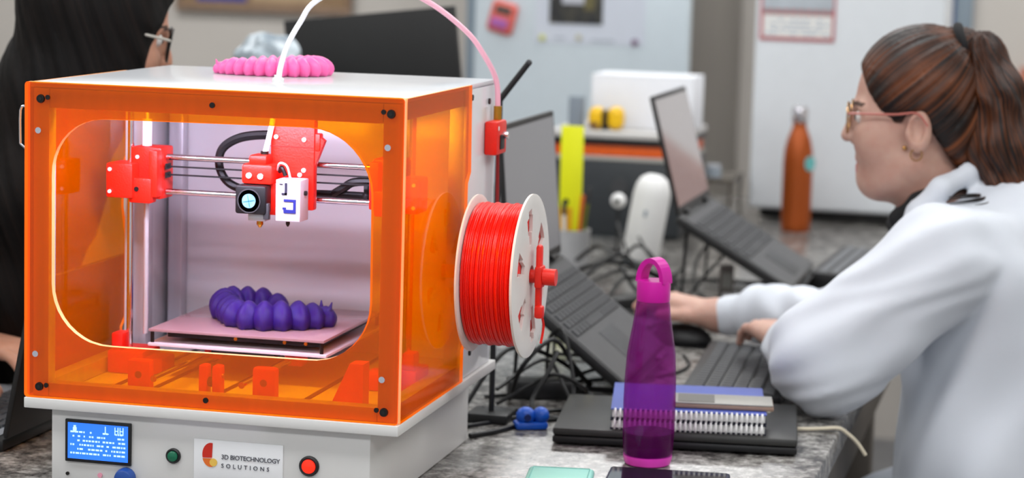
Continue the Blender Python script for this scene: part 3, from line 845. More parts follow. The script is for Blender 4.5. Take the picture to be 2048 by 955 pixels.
# ------------------------------------------------------------------ computers on the bench
M_key = mat('charcoal_keycap', rgb(58, 59, 62), 0.5, noise=0.1, nscale=200)
M_deck = mat('graphite_deck', rgb(74, 74, 76), 0.42, noise=0.08, nscale=40)
M_scr1 = mat('grey_lit_screen', rgb(70, 70, 74), 0.25, emit=rgb(122, 121, 124), estr=0.55, noise=0.03, nscale=6)
KEYMESH = {}
def keymesh(wx, wy, hz=.003, m=None):
    k = (round(wx, 4), round(wy, 4), hz, m)
    if k not in KEYMESH:
        b = B(); a, c = wx / 2, wy / 2; e = .0012
        v = [(-a, -c, 0), (a, -c, 0), (a, c, 0), (-a, c, 0), (-a + e, -c + e, hz), (a - e, -c + e, hz), (a - e, c - e, hz), (-a + e, c - e, hz)]
        b.add(v, [[3, 2, 1, 0], [4, 5, 6, 7], [0, 1, 5, 4], [1, 2, 6, 5], [2, 3, 7, 6], [3, 0, 4, 7]])
        KEYMESH[k] = b.mesh('key', m or M_key, smooth=False)
    return KEYMESH[k]
def keys(parent, x0, x1, y0, y1, z, rows, cols, gap=.0028, m=None):
    dx = (x1 - x0) / rows; dy = (y1 - y0) / cols
    for r in range(rows):
        c = 0
        while c < cols:
            span = 1
            if r == rows - 1 and c == 4: span = min(5, cols - c)
            w_ = dy * span
            mkobj('key', keymesh(dx - gap, w_ - gap, m=m), parent, (x0 + (r + .5) * dx, y0 + (c + span / 2) * dy, z))
            c += span
def laptop(label, loc, rz, width, depth, tilt, lean, lid_len, shell, deckm, scrm, ztip, rows=6, cols=14):
    """origin at the hinge line; +x towards the user, y along the hinge; the deck slopes down by tilt, the lid leans back"""
    t = thing('laptop', label, 'laptop', loc, rz)
    w2 = width / 2
    DM = (0, tilt, 0)
    d = B().box(-.004, depth, -w2, w2, -.016, 0, .004).obj('deck', [shell], t, rot=DM)
    B().box(.010, depth - .006, -w2 + .006, w2 - .006, .0003, .0012).obj('palm_plate', deckm, d)
    keys(d, .026, depth - .098, -w2 + .018, w2 - .018, .0013, rows, cols)
    B().box(depth - .086, depth - .016, -.055, .045, .0013, .0018, .0002).obj('touchpad', M_darkgrey, d)
    for s in (-1, 1):
        B().cyl((-.002, s * w2 * .62 - .02, .004), (-.002, s * w2 * .62 + .02, .004), .0045, n=12).obj('hinge', shell, d)
    l = B().box(-.009, -.002, -w2, w2, .002, lid_len, .003).obj('lid', shell, t, rot=(0, -lean, 0))
    B().box(-.0022, -.0012, -w2 + .002, w2 - .002, .006, lid_len - .002).obj('bezel', M_black, l)
    B().box(-.0012, -.0006, -w2 + .008, w2 - .008, .018, lid_len - .009).obj('screen', scrm, l)
    B().cyl((-.0012, 0, lid_len - .005), (-.0004, 0, lid_len - .005), .0018, n=8).obj('webcam', M_darkgrey, l)
    return t
def stand(label, loc, width, depth, tilt, zh):
    """sloped plate on two triangular side frames, origin under the hinge on the bench"""
    t = thing('laptop_stand', label, 'laptop stand', loc)
    h0 = zh; dx = depth * math.cos(tilt); h1 = h0 - depth * math.sin(tilt)
    w2 = width / 2 - .03
    pm = Matrix.Translation((0, 0, h0 - .022)) @ Matrix.Rotation(tilt, 4, 'Y')
    B().box(.0, depth, -w2, w2, -.004, 0, .001, M=pm).obj('plate', M_blacksatin, t)
    B().box(depth - .004, depth, -w2, w2, 0, .018, .001, M=pm).obj('front_lip', M_blacksatin, t)
    for s in (-1, 1):
        y = s * (w2 - .012); b = B()
        b.tube([(.006, y, h0 - .032), (.0, y, .006), (dx, y, .006), (dx - .02, y, max(.012, h1 - .016))], .0045, 8, sm=1)
        b.obj('side_frame', M_black, t)
    return t
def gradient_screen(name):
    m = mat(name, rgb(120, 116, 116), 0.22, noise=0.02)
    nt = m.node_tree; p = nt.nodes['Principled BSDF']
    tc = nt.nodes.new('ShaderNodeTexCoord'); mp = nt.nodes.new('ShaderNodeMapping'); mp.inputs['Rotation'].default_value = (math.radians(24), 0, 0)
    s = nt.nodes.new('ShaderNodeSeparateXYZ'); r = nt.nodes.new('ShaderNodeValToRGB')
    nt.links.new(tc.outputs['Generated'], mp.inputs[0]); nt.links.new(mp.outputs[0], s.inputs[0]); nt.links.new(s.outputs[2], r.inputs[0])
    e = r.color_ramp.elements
    e[0].position = .42; e[0].color = rgb(116, 66, 52); e[1].position = .70; e[1].color = rgb(166, 158, 156)  # brown lower part is an orange reflection painted into the screen emission
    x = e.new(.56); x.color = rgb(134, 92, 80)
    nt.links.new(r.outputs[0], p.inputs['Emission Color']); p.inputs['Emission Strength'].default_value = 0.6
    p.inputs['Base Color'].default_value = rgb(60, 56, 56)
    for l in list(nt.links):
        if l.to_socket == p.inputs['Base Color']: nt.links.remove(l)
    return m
M_scr2 = gradient_screen('grey_screen_painted_reflection')
laptop('open dark laptop on a sloped stand beside the red filament spool', (.40, .99, 1.065), 0, .36, .227, math.radians(38), math.radians(5), .238, M_blacksatin, M_deck, M_scr1, 0)
stand('black sloped stand under the laptop beside the filament spool', (.40, .99, T + .0005), .36, .227, math.radians(38), 1.065 - T - .0005)
laptop('open dark laptop with a painted brown reflection on its grey screen on a sloped stand', (.50, 1.935, 1.07), 0, .37, .25, math.radians(30), math.radians(15), .232, M_blacksatin, M_deck, M_scr2, 0)
stand('black sloped stand under the laptop with the painted brown reflection on its screen', (.50, 1.935, T + .0005), .37, .25, math.radians(30), 1.07 - T - .0005)
M_scr3 = mat('dark_screen', rgb(20, 20, 24), 0.15, emit=rgb(120, 130, 150), estr=0.4, noise=0.03)
laptop('black laptop seen from behind at the left of the orange machine', (-.118, .335, T + .0175), PI, .34, .225, 0, math.radians(11), .215, M_blacksatin, mat('silver_deck', rgb(160, 164, 170), 0.35, 0.3, noise=0.05), M_scr3, 0)

# rolled display seen from behind
mo = thing('monitor', 'black flat monitor seen from behind, tilted sideways, beyond the pink toy', 'monitor', (-.155, 1.94, T + .0005))
MR = Matrix.Translation((0, -.03, 1.3115 - T)) @ Matrix.Rotation(math.radians(-6.8), 4, 'Y')
M_monback = mat('black_textured_shell', rgb(27, 27, 27), 0.55, noise=0.25, nscale=9, bump=0.05, bscale=300)
B().box(-.178, .178, -.008, .008, -.112, .112, .003, M=MR).obj('back_shell', M_monback, mo)
B().box(-.172, .172, .0085, .0095, -.106, .106, M=MR).obj('screen', M_scr3, mo)
B().box(-.04, .04, -.0095, -.0085, -.105, -.03, M=MR).obj('mount_plate', M_black, mo)
B().box(-.018, .018, -.024, -.012, .012, .36, .003).obj('neck', M_black, mo)
B().box(-.10, .10, -.09, .07, .0002, .012, .004).obj('foot', M_black, mo)

# ------------------------------------------------------------------ keyboards, mouse
def keyboard(label, loc, rz, wx, ly, cols, lift=0.0, m=None):
    t = thing('keyboard', label, 'keyboard', loc, rz)
    b = B().box(-wx / 2, wx / 2, -ly / 2, ly / 2, .006, .017 + lift, .003).obj('body', M_black, t, rot=(0, math.radians(2.5), 0))
    keys(b, -wx / 2 + .012, wx / 2 - .01, -ly / 2 + .010, ly / 2 - .010, .0172 + lift, 6, cols, .004 if not lift else .008, m)
    for sx in (-1, 1):
        for sy in (-1, 1):
            B().cyl((sx * wx * .42, sy * ly * .44, .0002), (sx * wx * .42, sy * ly * .44, .010 - sx * .002), .005, n=8).obj('foot', M_black, t)
    return t
keyboard('black keyboard under the hands of the woman in the white coat', (.722, 1.06, T + .0003), math.radians(3), .150, .43, 20)
keyboard('black keyboard farther along the bench, behind the elbow of the white coat', (.806, 2.23, T + .0003), math.radians(-3), .16, .43, 20, .024, mat('mid_grey_keycap', rgb(118, 120, 124), 0.5, noise=0.08))
ms = thing('computer_mouse', 'black computer mouse under the right hand of the woman in the white coat', 'mouse', (.575, 1.352, T + .0003), math.radians(-5))
B().ell((0, 0, .004), (.055, .032, .030), 20, 12).obj('shell', M_black, ms)
bpy.data.objects[ms.children[0].name].scale = (1, 1, 1)
B().cyl((-.032, -.004, .028), (-.032, .004, .028), .006, n=12).obj('wheel', M_darkgrey, ms)
for v in ms.children[0].data.vertices:
    if v.co.z < .0005: v.co.z = .0005
B().box(-.06, .06, -.05, .05, .0, .0004).obj('glide_pad', M_black, ms)

# ------------------------------------------------------------------ closed laptop, notebooks, flat grey case
cl = thing('closed_laptop', 'closed black laptop lying under the notebooks', 'laptop', (.694, .612, T + .0003), math.radians(7))
M_slab = mat('black_matte_lid', rgb(52, 52, 51), 0.42, noise=0.1, nscale=25)
B().box(-.165, .165, -.122, .122, .003, .013, .003).obj('lower_case', M_black, cl)
B().box(-.165, .165, -.122, .122, .0135, .0245, .004).obj('lid', M_slab, cl)
for sx in (-1, 1):
    for sy in (-1, 1): B().cyl((sx * .14, sy * .1, .0001), (sx * .14, sy * .1, .0032), .007, n=10).obj('rubber_foot', M_cable, cl)
M_cover = mat('blue_notebook_cover', rgb(66, 84, 170), 0.45, noise=0.15, nscale=14)
M_navycover = mat('navy_back_cover', rgb(24, 22, 44), 0.5, noise=0.1)
M_paper = mat('white_paper', rgb(232, 232, 230), 0.8, noise=0.03, nscale=90)
def notebook(label, loc, rz, cover):
    t = thing('spiral_notebook', label, 'notebook', loc, rz)
    B().box(-.105, .105, -.085, .105, .0, .0016).obj('back_cover', M_navycover, t)
    B().box(-.103, .103, -.083, .103, .0018, .0118).obj('page_block', M_paper, t)
    B().box(-.105, .105, -.085, .105, .012, .0135).obj('front_cover', cover, t)
    b = B()
    for i in range(30):
        x = -.099 + .198 * i / 29
        ring = [(x, -.085 + .0062 * math.cos(a), .0068 + .0066 * math.sin(a)) for a in [2 * PI * k / 10 for k in range(10)]]
        b.tube(ring, .0016, 5, closed=True, sm=0)
    b.obj('spiral_binding', M_whiteplastic, t)
    return t
notebook('lower of the two spiral notebooks behind the magenta bottle', (.7115, .588, T + .0250), math.radians(9), M_navycover)
notebook('upper, blue covered of the two spiral notebooks behind the magenta bottle', (.7105, .592, T + .0389), math.radians(9.5), M_cover)
gc = thing('flat_case', 'flat grey and tan case lying on the upper notebook', 'case', (.762, .570, T + .0527), math.radians(9))
M_gcase = mat('warm_grey_case', rgb(150, 148, 142), 0.4, noise=0.05); M_tan = mat('tan_edge', rgb(150, 124, 108), 0.5, noise=0.05)
B().box(-.068, .068, -.034, .034, .0002, .006, .0015).obj('case_body', M_tan, gc)
B().box(-.067, .067, -.033, .033, .0061, .0082, .0008).obj('case_lid', M_gcase, gc)
B().box(-.062, -.012, -.028, .026, .0083, .0088).obj('dark_label', mat('dark_grey_label', rgb(96, 94, 90), 0.5, noise=0.05), gc)

# ------------------------------------------------------------------ magenta bottle
bt = thing('water_bottle', 'magenta see-through water bottle with a loop cap', 'bottle', (.689, .402, T + .0003))
M_mag = acrylic('magenta_clear_plastic', lin((0.84, 0.56, 0.86)) + (1,), lin((0.66, 0.14, 0.58)) + (1,), 0.24, 0.08)
M_water = acrylic('magenta_tinted_water', lin((0.70, 0.50, 0.74)) + (1,), lin((0.36, 0.06, 0.40)) + (1,), 0.25, 0.03)
M_cap = mat('magenta_cap_plastic', rgb(206, 14, 160), 0.35, noise=0.06, nscale=40)
M_foot = mat('magenta_base_painted_glow', rgb(236, 70, 200), 0.25, noise=0.06, nscale=40)  # glow in the thick bottom painted as a brighter magenta
prof = [(.0322, .0135), (.0323, .016), (.0340, .042), (.0342, .082), (.0336, .112), (.0317, .147), (.0298, .160), (.0264, .180), (.0234, .200), (.0222, .212), (.0205, .220), (.0205, .228)]
b = B().lathe(prof, 40, caps=False); b.obj('bottle_wall', M_mag, bt)
B().lathe([(.0300, .0140), (.0314, .0165), (.0330, .0440), (.0004, .0442)], 36).obj('water', M_water, bt)
B().lathe([(.0275, .0004), (.0300, .002), (.0318, .008), (.0321, .0130), (.018, .0134), (.0004, .0136)], 32).obj('thick_base', M_foot, bt)
cp = B().lathe([(.0214, .2165), (.0220, .218), (.0220, .2420), (.0212, .2438), (.0004, .2438)], 36)
n = 18; ro, ri = .0216, .0150
for i in range(n):
    a0, a1 = PI * i / n, PI * (i + 1) / n
    q = []
    for a in (a0, a1):
        for r_, hh in ((ro, .0320), (ri, .0255)):
            for y in (-.0085, .0085):
                q.append((r_ * math.cos(a), y * (1.25 if r_ == ro else 1.15), .2410 + hh * math.sin(a)))
    cp.add(q, [[0, 4, 5, 1], [3, 7, 6, 2], [2, 6, 4, 0], [1, 5, 7, 3]])
cpo = cp.obj('loop_cap', M_cap, bt, rot=(0, 0, math.radians(-24)), angle=40)

# ------------------------------------------------------------------ phone, mint case, blue part, cord
ph = thing('smartphone', 'dark navy smartphone lying in front of the magenta bottle', 'phone', (.733, .303, T + .0003), math.radians(5))
B().box(-.077, .077, -.040, .040, .0, .0085, .003).obj('phone_body', mat('navy_case', rgb(26, 28, 60), 0.4, noise=0.1), ph)
B().box(-.073, .073, -.036, .036, .0086, .0091).obj('glass', mat('black_glass', rgb(26, 26, 30), 0.06, spec=0.8, noise=0.02), ph)
B().box(-.0765, .0765, -.0405, -.0398, .0030, .0062).obj('side_rail', M_chrome, ph)
mc = thing('mint_pouch', 'mint green rounded pouch at the lower edge beside the smartphone', 'pouch', (.605, .243, T + .0003), math.radians(8))
M_mint = mat('mint_rubber', rgb(150, 214, 204), 0.5, noise=0.06, nscale=30)
B().box(-.042, .042, -.055, .050, .0, .012, .005, seg=3).obj('pouch_body', M_mint, mc)
B().tube([(-.036, -.05, .0122), (-.036, .044, .0122), (.036, .044, .0122), (.036, -.05, .0122)], .0008, 6, sm=1).obj('seam', mat('mint_seam', rgb(120, 186, 178), 0.6, noise=0.05), mc)
bp = thing('printed_part', 'small bright blue plastic part on the granite beside the closed laptop', 'plastic part', (.494, .565, T + .0003), math.radians(25))
M_blue = mat('bright_blue_plastic', rgb(22, 84, 190), 0.35, noise=0.12, nscale=60, bump=0.1, bscale=400)
B().box(-.024, .022, -.014, .014, .0, .011, .004).obj('foot_block', M_blue, bp)
B().ell((-.008, 0, .018), (.014, .013, .013), 16, 10).obj('lobe', M_blue, bp)
B().ell((.013, -.002, .019), (.012, .013, .012), 16, 10).obj('lobe', M_blue, bp)
B().cyl((-.008, -.012, .018), (-.008, -.015, .018), .005, n=12).obj('pin', mat('dark_blue', rgb(12, 34, 96), 0.4, noise=0.1), bp)
cord = B().tube([(-.062, -.018, .030), (-.035, -.045, .028), (-.012, -.058, .0065), (.018, -.052, .0042), (.045, -.04, .0042), (.068, -.028, .0042), (.080, -.020, -.004), (.094, -.012, -.018), (.106, -.006, -.036)], .0028, 7)
tag(cord.obj('cream_cord', mat('cream_cord', rgb(222, 212, 190), 0.6, noise=0.06), None, (.840, .735, T + .0003)), 'cream coloured cord hanging over the bench edge below the white sleeve', 'cord')

# ------------------------------------------------------------------ black cables
def cable(pts, r, label, loc=None, m=None, group='black cables in the tangle on the bench'):
    x0, y0 = pts[0][0], pts[0][1]
    o = B().tube([(x - x0, y - y0, z + r) for x, y, z in pts], r, 7, sm=7).obj('cable', m or M_cable, None, (x0, y0, T + .0003))
    return tag(o, label, 'cable', group)
rr = random.Random(11)
LB = 'black cable in the tangle below the laptop beside the spool'
near = [
    [(.40, .52, .0), (.44, .58, .0), (.50, .66, .004), (.555, .72, .0), (.57, .80, .002), (.53, .87, .03), (.48, .86, .012)],
    [(.40, .60, .0), (.45, .64, .006), (.52, .63, .0), (.56, .67, .006), (.555, .76, .0), (.50, .80, .02)],
    [(.41, .70, .0), (.46, .72, .03), (.50, .70, .05), (.53, .76, .02), (.50, .84, .0), (.44, .86, .0)],
    [(.42, .66, .03), (.47, .76, .06), (.52, .72, .01), (.57, .78, .0), (.60, .90, .0)],
    [(.43, .47, .0), (.46, .52, .0), (.475, .60, .0), (.44, .66, .0), (.41, .62, .008)],
    [(.47, .78, .04), (.49, .74, .075), (.485, .70, .05), (.47, .67, .012), (.50, .62, .0), (.535, .64, .0)],
    [(.38, .75, .0), (.44, .80, .0), (.53, .82, .0), (.60, .80, .0), (.635, .86, .0)],
    [(.45, .88, .0), (.52, .96, .0), (.60, 1.02, .0), (.625, 1.12, .0), (.60, 1.22, .0)],
]
near += [
    [(.42, .74, .0), (.45, .69, .06), (.485, .73, .095), (.50, .80, .05), (.52, .86, .0)],
    [(.44, .90, .0), (.46, .82, .08), (.49, .78, .10), (.515, .74, .04), (.53, .70, .0), (.57, .70, .0)],
    [(.37, .68, .0), (.41, .76, .07), (.46, .84, .05), (.51, .90, .0)],
]
for p in near: cable(p, rr.choice((.0026, .003, .0036)), LB)
LC = 'black cable looping over the granite between the two open laptops'
far = [
    [(.30, 1.55, .0), (.36, 1.68, .012), (.42, 1.74, .0), (.47, 1.84, .01), (.44, 1.95, .0), (.37, 1.92, .02), (.36, 1.80, .0)],
    [(.45, 1.60, .0), (.50, 1.72, .0), (.54, 1.86, .05), (.56, 1.96, .085), (.53, 2.02, .10), (.50, 1.98, .06), (.51, 1.88, .02), (.55, 1.80, .0)],
    [(.28, 1.90, .0), (.36, 1.98, .03), (.43, 2.05, .0), (.52, 2.12, .0), (.58, 2.05, .006), (.64, 2.0, .0)],
    [(.35, 1.45, .0), (.44, 1.50, .02), (.50, 1.58, .0), (.56, 1.66, .012), (.63, 1.72, .0)],
    [(.30, 2.20, .0), (.34, 2.10, .05), (.38, 2.02, .07), (.44, 1.96, .03), (.50, 1.84, .0), (.52, 1.70, .0)],
    [(.25, 1.75, .0), (.32, 1.72, .02), (.40, 1.62, .0), (.47, 1.66, .0), (.53, 1.60, .02), (.58, 1.52, .0)],
    [(.27, 2.32, .08), (.30, 2.24, .05), (.34, 2.18, .0), (.42, 2.14, .0), (.46, 2.06, .03)],
    [(.42, 1.44, .0), (.50, 1.46, .0), (.57, 1.58, .03), (.60, 1.66, .0), (.57, 1.76, .0), (.50, 1.70, .004)],
]
far += [
    [(.24, 2.05, .03), (.30, 1.98, .07), (.36, 1.88, .05), (.42, 1.82, .0), (.50, 1.78, .0)],
    [(.22, 1.95, .0), (.29, 1.86, .04), (.35, 1.84, .06), (.41, 1.90, .04), (.45, 2.00, .0)],
    [(.33, 2.25, .06), (.38, 2.16, .02), (.43, 2.08, .0), (.47, 1.92, .04), (.46, 1.78, .0), (.40, 1.70, .0)],
    [(.30, 1.62, .0), (.33, 1.74, .05), (.38, 1.80, .08), (.43, 1.76, .04), (.45, 1.66, .0)],
]
for p in far: cable(p, rr.choice((.003, .0036, .0045)), LC)
for (x, y, rz, lab) in ((.455, .79, .3, 'black power brick among the cables below the laptop beside the spool'), (.42, 1.66, 1.0, 'black power brick between the two open laptops')):
    t = thing('power_brick', lab, 'power adapter', (x, y, T + .0003), rz)
    B().box(-.05, .05, -.024, .024, 0, .028, .005).obj('brick_body', M_black, t)
    B().cyl((.05, 0, .014), (.064, 0, .014), .005, .0035, 10).obj('strain_relief', M_cable, t)
gb = thing('adapter_box', 'small upright grey-brown box between cables in front of the farther laptop', 'box', (.560, 1.965, T + .0003), .2)
B().box(-.014, .014, -.012, .012, 0, .055, .002).obj('box_body', mat('grey_brown', rgb(110, 102, 98), 0.5, noise=0.08), gb)
B().box(-.010, .010, -.0126, -.0121, .01, .04).obj('box_label', M_gcase, gb)
pp = thing('paper_sheet', 'white paper sheet with a red tab lying behind the white sleeve', 'paper', (.640, 1.86, T + .0003), .15)
B().box(-.07, .07, -.105, .105, 0, .0008).obj('sheet', M_paper, pp)
B().box(.035, .062, .05, .075, .0009, .0016).obj('red_tab', mat('red_tab', rgb(200, 60, 50), 0.5, noise=0.05), pp)

# ------------------------------------------------------------------ pen cup with the fluorescent ruler
pc = thing('pen_cup', 'grey pen cup behind the laptop beside the spool', 'pen cup', (.206, 2.15, T + .0003))
B().lathe([(.034, .0), (.038, .003), (.040, .085), (.0375, .085), (.035, .006), (.0004, .006)], 28).obj('cup_wall', mat('pale_grey_cup', rgb(176, 176, 178), 0.4, noise=0.05), pc)
M_fluo = mat('fluorescent_yellow', rgb(236, 238, 10), 0.45, noise=0.04, nscale=20)
ru = thing('yellow_ruler', 'fluorescent yellow flat ruler standing upright in the pen cup', 'ruler', (.204, 2.148, T + .0075), 0)
B().box(-.0245, .0225, -.003, .003, .0, .292, .0012).obj('blade', M_fluo, ru)
B().cyl((-.010, -.0032, .135), (-.010, -.0042, .135), .006, n=12).obj('hang_hole', M_black, ru)
B().box(-.0235, .004, -.0040, -.0031, .075, .122).obj('amber_sticker', mat('amber_sticker', rgb(236, 176, 20), 0.5, noise=0.1, nscale=50), ru)
for i, (dx, dy, lx, h, c, lab) in enumerate(((.018, -.012, .012, .150, rgb(220, 110, 40), 'orange pen in the grey pen cup'), (-.012, -.020, -.006, .135, rgb(235, 235, 232), 'white pen in the grey pen cup'), (.022, .008, .02, .165, rgb(120, 128, 40), 'olive pen in the grey pen cup'))):
    t = thing('pen', lab, 'pen', (.206 + dx * .7, 2.15 + dy * .7, T + .0075), 0)
    m = mat('pen_%d' % i, c, 0.4, noise=0.04)
    B().cyl((0, 0, 0), (lx * .8, 0, h * .8), .004, n=10).obj('barrel', m, t)
    B().cyl((lx * .8, 0, h * .8), (lx, 0, h), .0046, n=10).obj('pen_cap', M_darkgrey if i else m, t)

# ------------------------------------------------------------------ dark bench instrument with carton and tape measure on it
eq = thing('bench_instrument', 'dark bench instrument with an orange stripe below the white carton', 'instrument', (.18, 2.88, T + .0003))
M_anth = mat('anthracite_panel', rgb(50, 54, 58), 0.45, noise=0.08)
B().box(-.155, .160, -.18, .17, .008, .178, .004).obj('body', M_anth, eq)
B().box(-.155, .160, -.178, .17, .1785, .188, .002).obj('pale_trim', mat('pale_grey_trim', rgb(172, 170, 164), 0.4, noise=0.04), eq)
st_ = B().box(-.150, .155, -.172, .165, .1885, .214, .002).obj('stripe', mat('orange_stripe', rgb(222, 92, 24), 0.45, noise=0.08), eq)
B().box(-.155, .160, -.178, .17, .2145, .229, .002).obj('black_band', M_black, eq)
B().box(-.158, .163, -.183, .172, .2295, .2445, .003).obj('top_tray', mat('light_grey_tray', rgb(196, 194, 192), 0.4, noise=0.04), eq)
for sx in (-1, 1):
    for sy in (-1, 1): B().cyl((sx * .13, sy * .14, 0), (sx * .13, sy * .14, .0085), .012, n=12).obj('foot', M_cable, eq)
B().cyl((.02, -.180, .12), (.02, -.186, .12), .02, n=20).obj('dial', M_darkgrey, eq)
M_carton = mat('white_carton', rgb(236, 238, 244), 0.6, noise=0.02)
ct = thing('carton', 'white carton standing on the dark instrument behind the yellow tape measure', 'carton', (.222, 2.90, T + .2452))
B().box(-.12, .12, -.08, .08, 0, .122, .001).obj('carton_body', M_carton, ct)
B().box(-.121, .121, -.081, .081, .1222, .124).obj('carton_lid', M_carton, ct)
tm = thing('tape_measure', 'yellow and black rounded tape measure on the instrument in front of the carton', 'tape measure', (.150, 2.765, T + .2452))
M_yel = mat('yellow_plastic', rgb(240, 190, 16), 0.4, noise=0.08, nscale=40)
B().box(-.040, -.004, -.026, .026, .0, .052, .016, seg=4).obj('case_half', M_yel, tm)
B().box(.004, .042, -.026, .026, .0, .054, .018, seg=4).obj('case_half', M_yel, tm)
B().box(-.006, .006, -.022, .022, .001, .046, .004).obj('black_core', M_black, tm)
B().box(-.034, -.014, -.0275, -.0262, .004, .018, .0005).obj('brown_label', mat('brown_label', rgb(120, 84, 36), 0.5, noise=0.1), tm)
sb = thing('small_box', 'small blue-grey box on the left of the white carton', 'box', (.072, 2.80, T + .2452))
B().box(-.017, .017, -.014, .014, 0, .068, .002).obj('box_body', mat('blue_grey_box', rgb(128, 138, 150), 0.5, noise=0.06), sb)
B().box(-.0172, .0172, -.0142, .0142, .0682, .072, .001).obj('box_lid', M_greytrim, sb)
pu = thing('purple_cap', 'small purple cap on the right end of the instrument', 'cap', (.292, 2.74, T + .2452))
B().lathe([(.012, 0), (.012, .014), (.009, .018), (.0004, .018)], 16).obj('cap_body', mat('purple_plastic', rgb(110, 60, 150), 0.4, noise=0.06), pu)
B().lathe([(.0135, .0), (.0135, .003), (.0122, .003)], 16).obj('cap_rim', mat('purple_rim', rgb(86, 44, 120), 0.4, noise=0.06), pu)

# white rounded device and small ball camera
wd = thing('rounded_device', 'white upright rounded device between the ruler and the farther laptop', 'device', (.315, 2.35, T + .0003))
WM = Matrix.Rotation(math.radians(9), 4, 'Y')
B().lathe([(.038, .004), (.040, .01), (.040, .145), (.037, .165), (.029, .180), (.016, .188), (.0004, .190)], 32, M=WM).obj('shell', M_whiteplastic, wd)
B().lathe([(.036, .0), (.038, .0035), (.0004, .0036)], 24).obj('foot_ring', M_greytrim, wd)
B().box(-.003, .003, -.0412, -.0395, .10, .115, .001, M=WM).obj('front_button', M_greytrim, wd)
wb = thing('ball_camera', 'small white ball on a thin black stalk in front of the dark instrument', 'camera', (.240, 2.48, T + .0003))
B().ell((0, 0, .112), (.017, .017, .017), 18, 12).obj('ball', M_whiteplastic, wb)
B().cyl((0, 0, .006), (0, 0, .096), .003, n=10).obj('stalk', M_black, wb)
B().lathe([(.022, 0), (.022, .004), (.006, .006), (.0004, .006)], 20).obj('stalk_foot', M_black, wb)
B().cyl((0, -.0165, .112), (0, -.0185, .112), .006, n=14).obj('lens', M_black, wb)

# ------------------------------------------------------------------ orange steel bottle, rack with small jars
ob = thing('steel_bottle', 'orange steel bottle with a silver cap in front of the white appliance', 'bottle', (.568, 3.04, T + .0003))
B().lathe([(.032, .0), (.035, .004), (.036, .02), (.036, .165), (.034, .195), (.028, .222), (.021, .240), (.0165, .252), (.0162, .262)], 36).obj('bottle_body', mat('orange_lacquer', rgb(168, 80, 28), 0.36, 0.4, noise=0.1, nscale=12), ob)
B().lathe([(.0185, .262), (.0195, .264), (.0195, .292), (.017, .299), (.0004, .300)], 28).obj('silver_cap', M_chrome, ob)
B().cyl((.030, -.018, .165), (.0315, -.019, .165), .018, n=16).obj('round_sticker', mat('teal_sticker', rgb(110, 190, 190), 0.5, noise=0.2, nscale=80), ob)
rk = thing('tube_rack', 'grey metal rack behind the farther laptop beside the white appliance', 'rack', (.335, 3.18, T + .0003))
M_rack = mat('grey_brown_rack', rgb(104, 98, 90), 0.5, 0.2, noise=0.1)
B().box(-.07, .07, -.10, .10, .10, .112, .001).obj('shelf', M_rack, rk)
B().box(-.07, .07, -.10, .10, .0, .006, .001).obj('floor_plate', M_rack, rk)
for sx in (-1, 1):
    for sy in (-1, 1): B().cyl((sx * .064, sy * .092, .006), (sx * .064, sy * .092, .10), .004, n=8).obj('post', M_rack, rk)
for i, (x, y, lab, r_, h) in enumerate(((.300, 3.14, 'clear jar with white lid on the grey rack, the taller one', .018, .055), (.352, 3.12, 'clear jar with white lid on the grey rack, the shorter one', .020, .030))):
    j = thing('jar', lab, 'jar', (x, y, T + .1127))
    B().lathe([(r_, 0), (r_, h * .7), (r_ * .8, h * .78)], 20).obj('glass_wall', mat('frosted_glass', rgb(160, 172, 184), 0.3, noise=0.06), j)
    B().lathe([(r_ * .9, h * .78), (r_ * .9, h), (.0004, h)], 20).obj('jar_lid', mat('pale_lid', rgb(196, 202, 210), 0.4, noise=0.03), j)

# ------------------------------------------------------------------ white appliance with calendar
ap = thing('white_appliance', 'tall white appliance standing on the far end of the bench', 'appliance', (.655, 3.49, T + .0003))
M_app = mat('white_enamel', rgb(226, 231, 236), 0.35, noise=0.02)
B().box(-.225, .225, -.205, .225, .028, .74, .012, seg=3).obj('cabinet', M_app, ap)
B().box(-.232, .232, -.242, -.2055, .026, .74, .012, seg=3).obj('door', M_app, ap)
B().box(-.205, .205, -.215, .21, .004, .0275, .002).obj('plinth', M_black, ap)
for sx in (-1, 1):
    for sy in (-1, 1): B().cyl((sx * .18, sy * .17, 0), (sx * .18, sy * .17, .004), .015, n=10).obj('foot', M_cable, ap)
ca = thing('calendar', 'red framed calendar hanging on the white appliance', 'calendar', (.5275, 3.2472, 1.347))
M_calred = mat('calendar_red', rgb(198, 120, 126), 0.5, noise=0.06)
B().box(-.093, .093, -.004, -.0004, 0, .16, .001).obj('backing', M_calred, ca)
B().box(-.084, .086, -.0052, -.0041, .010, .064).obj('lower_page', M_paper, ca)
B().box(-.086, .088, -.0052, -.0041, .078, .156).obj('upper_page', mat('pale_photo', rgb(190, 198, 206), 0.6, noise=0.15, nscale=20), ca)
b = B()
for i in range(9): b.box(-.082 + i * .019, -.072 + i * .019, -.008, -.0041, .066, .077, .001)
b.obj('binding', mat('grey_binding', rgb(140, 142, 142), 0.5, noise=0.05), ca)
b = B(); r4 = random.Random(5)
for row in range(4):
    for c in range(10):
        if r4.random() < .75: b.box(-.078 + c * .0162, -.078 + c * .0162 + .008, -.0056, -.0053, .015 + row * .011, .015 + row * .011 + .0045)
b.obj('date_marks', mat('pale_blue_ink', rgb(136, 160, 186), 0.6, noise=0.05), ca, smooth=False)

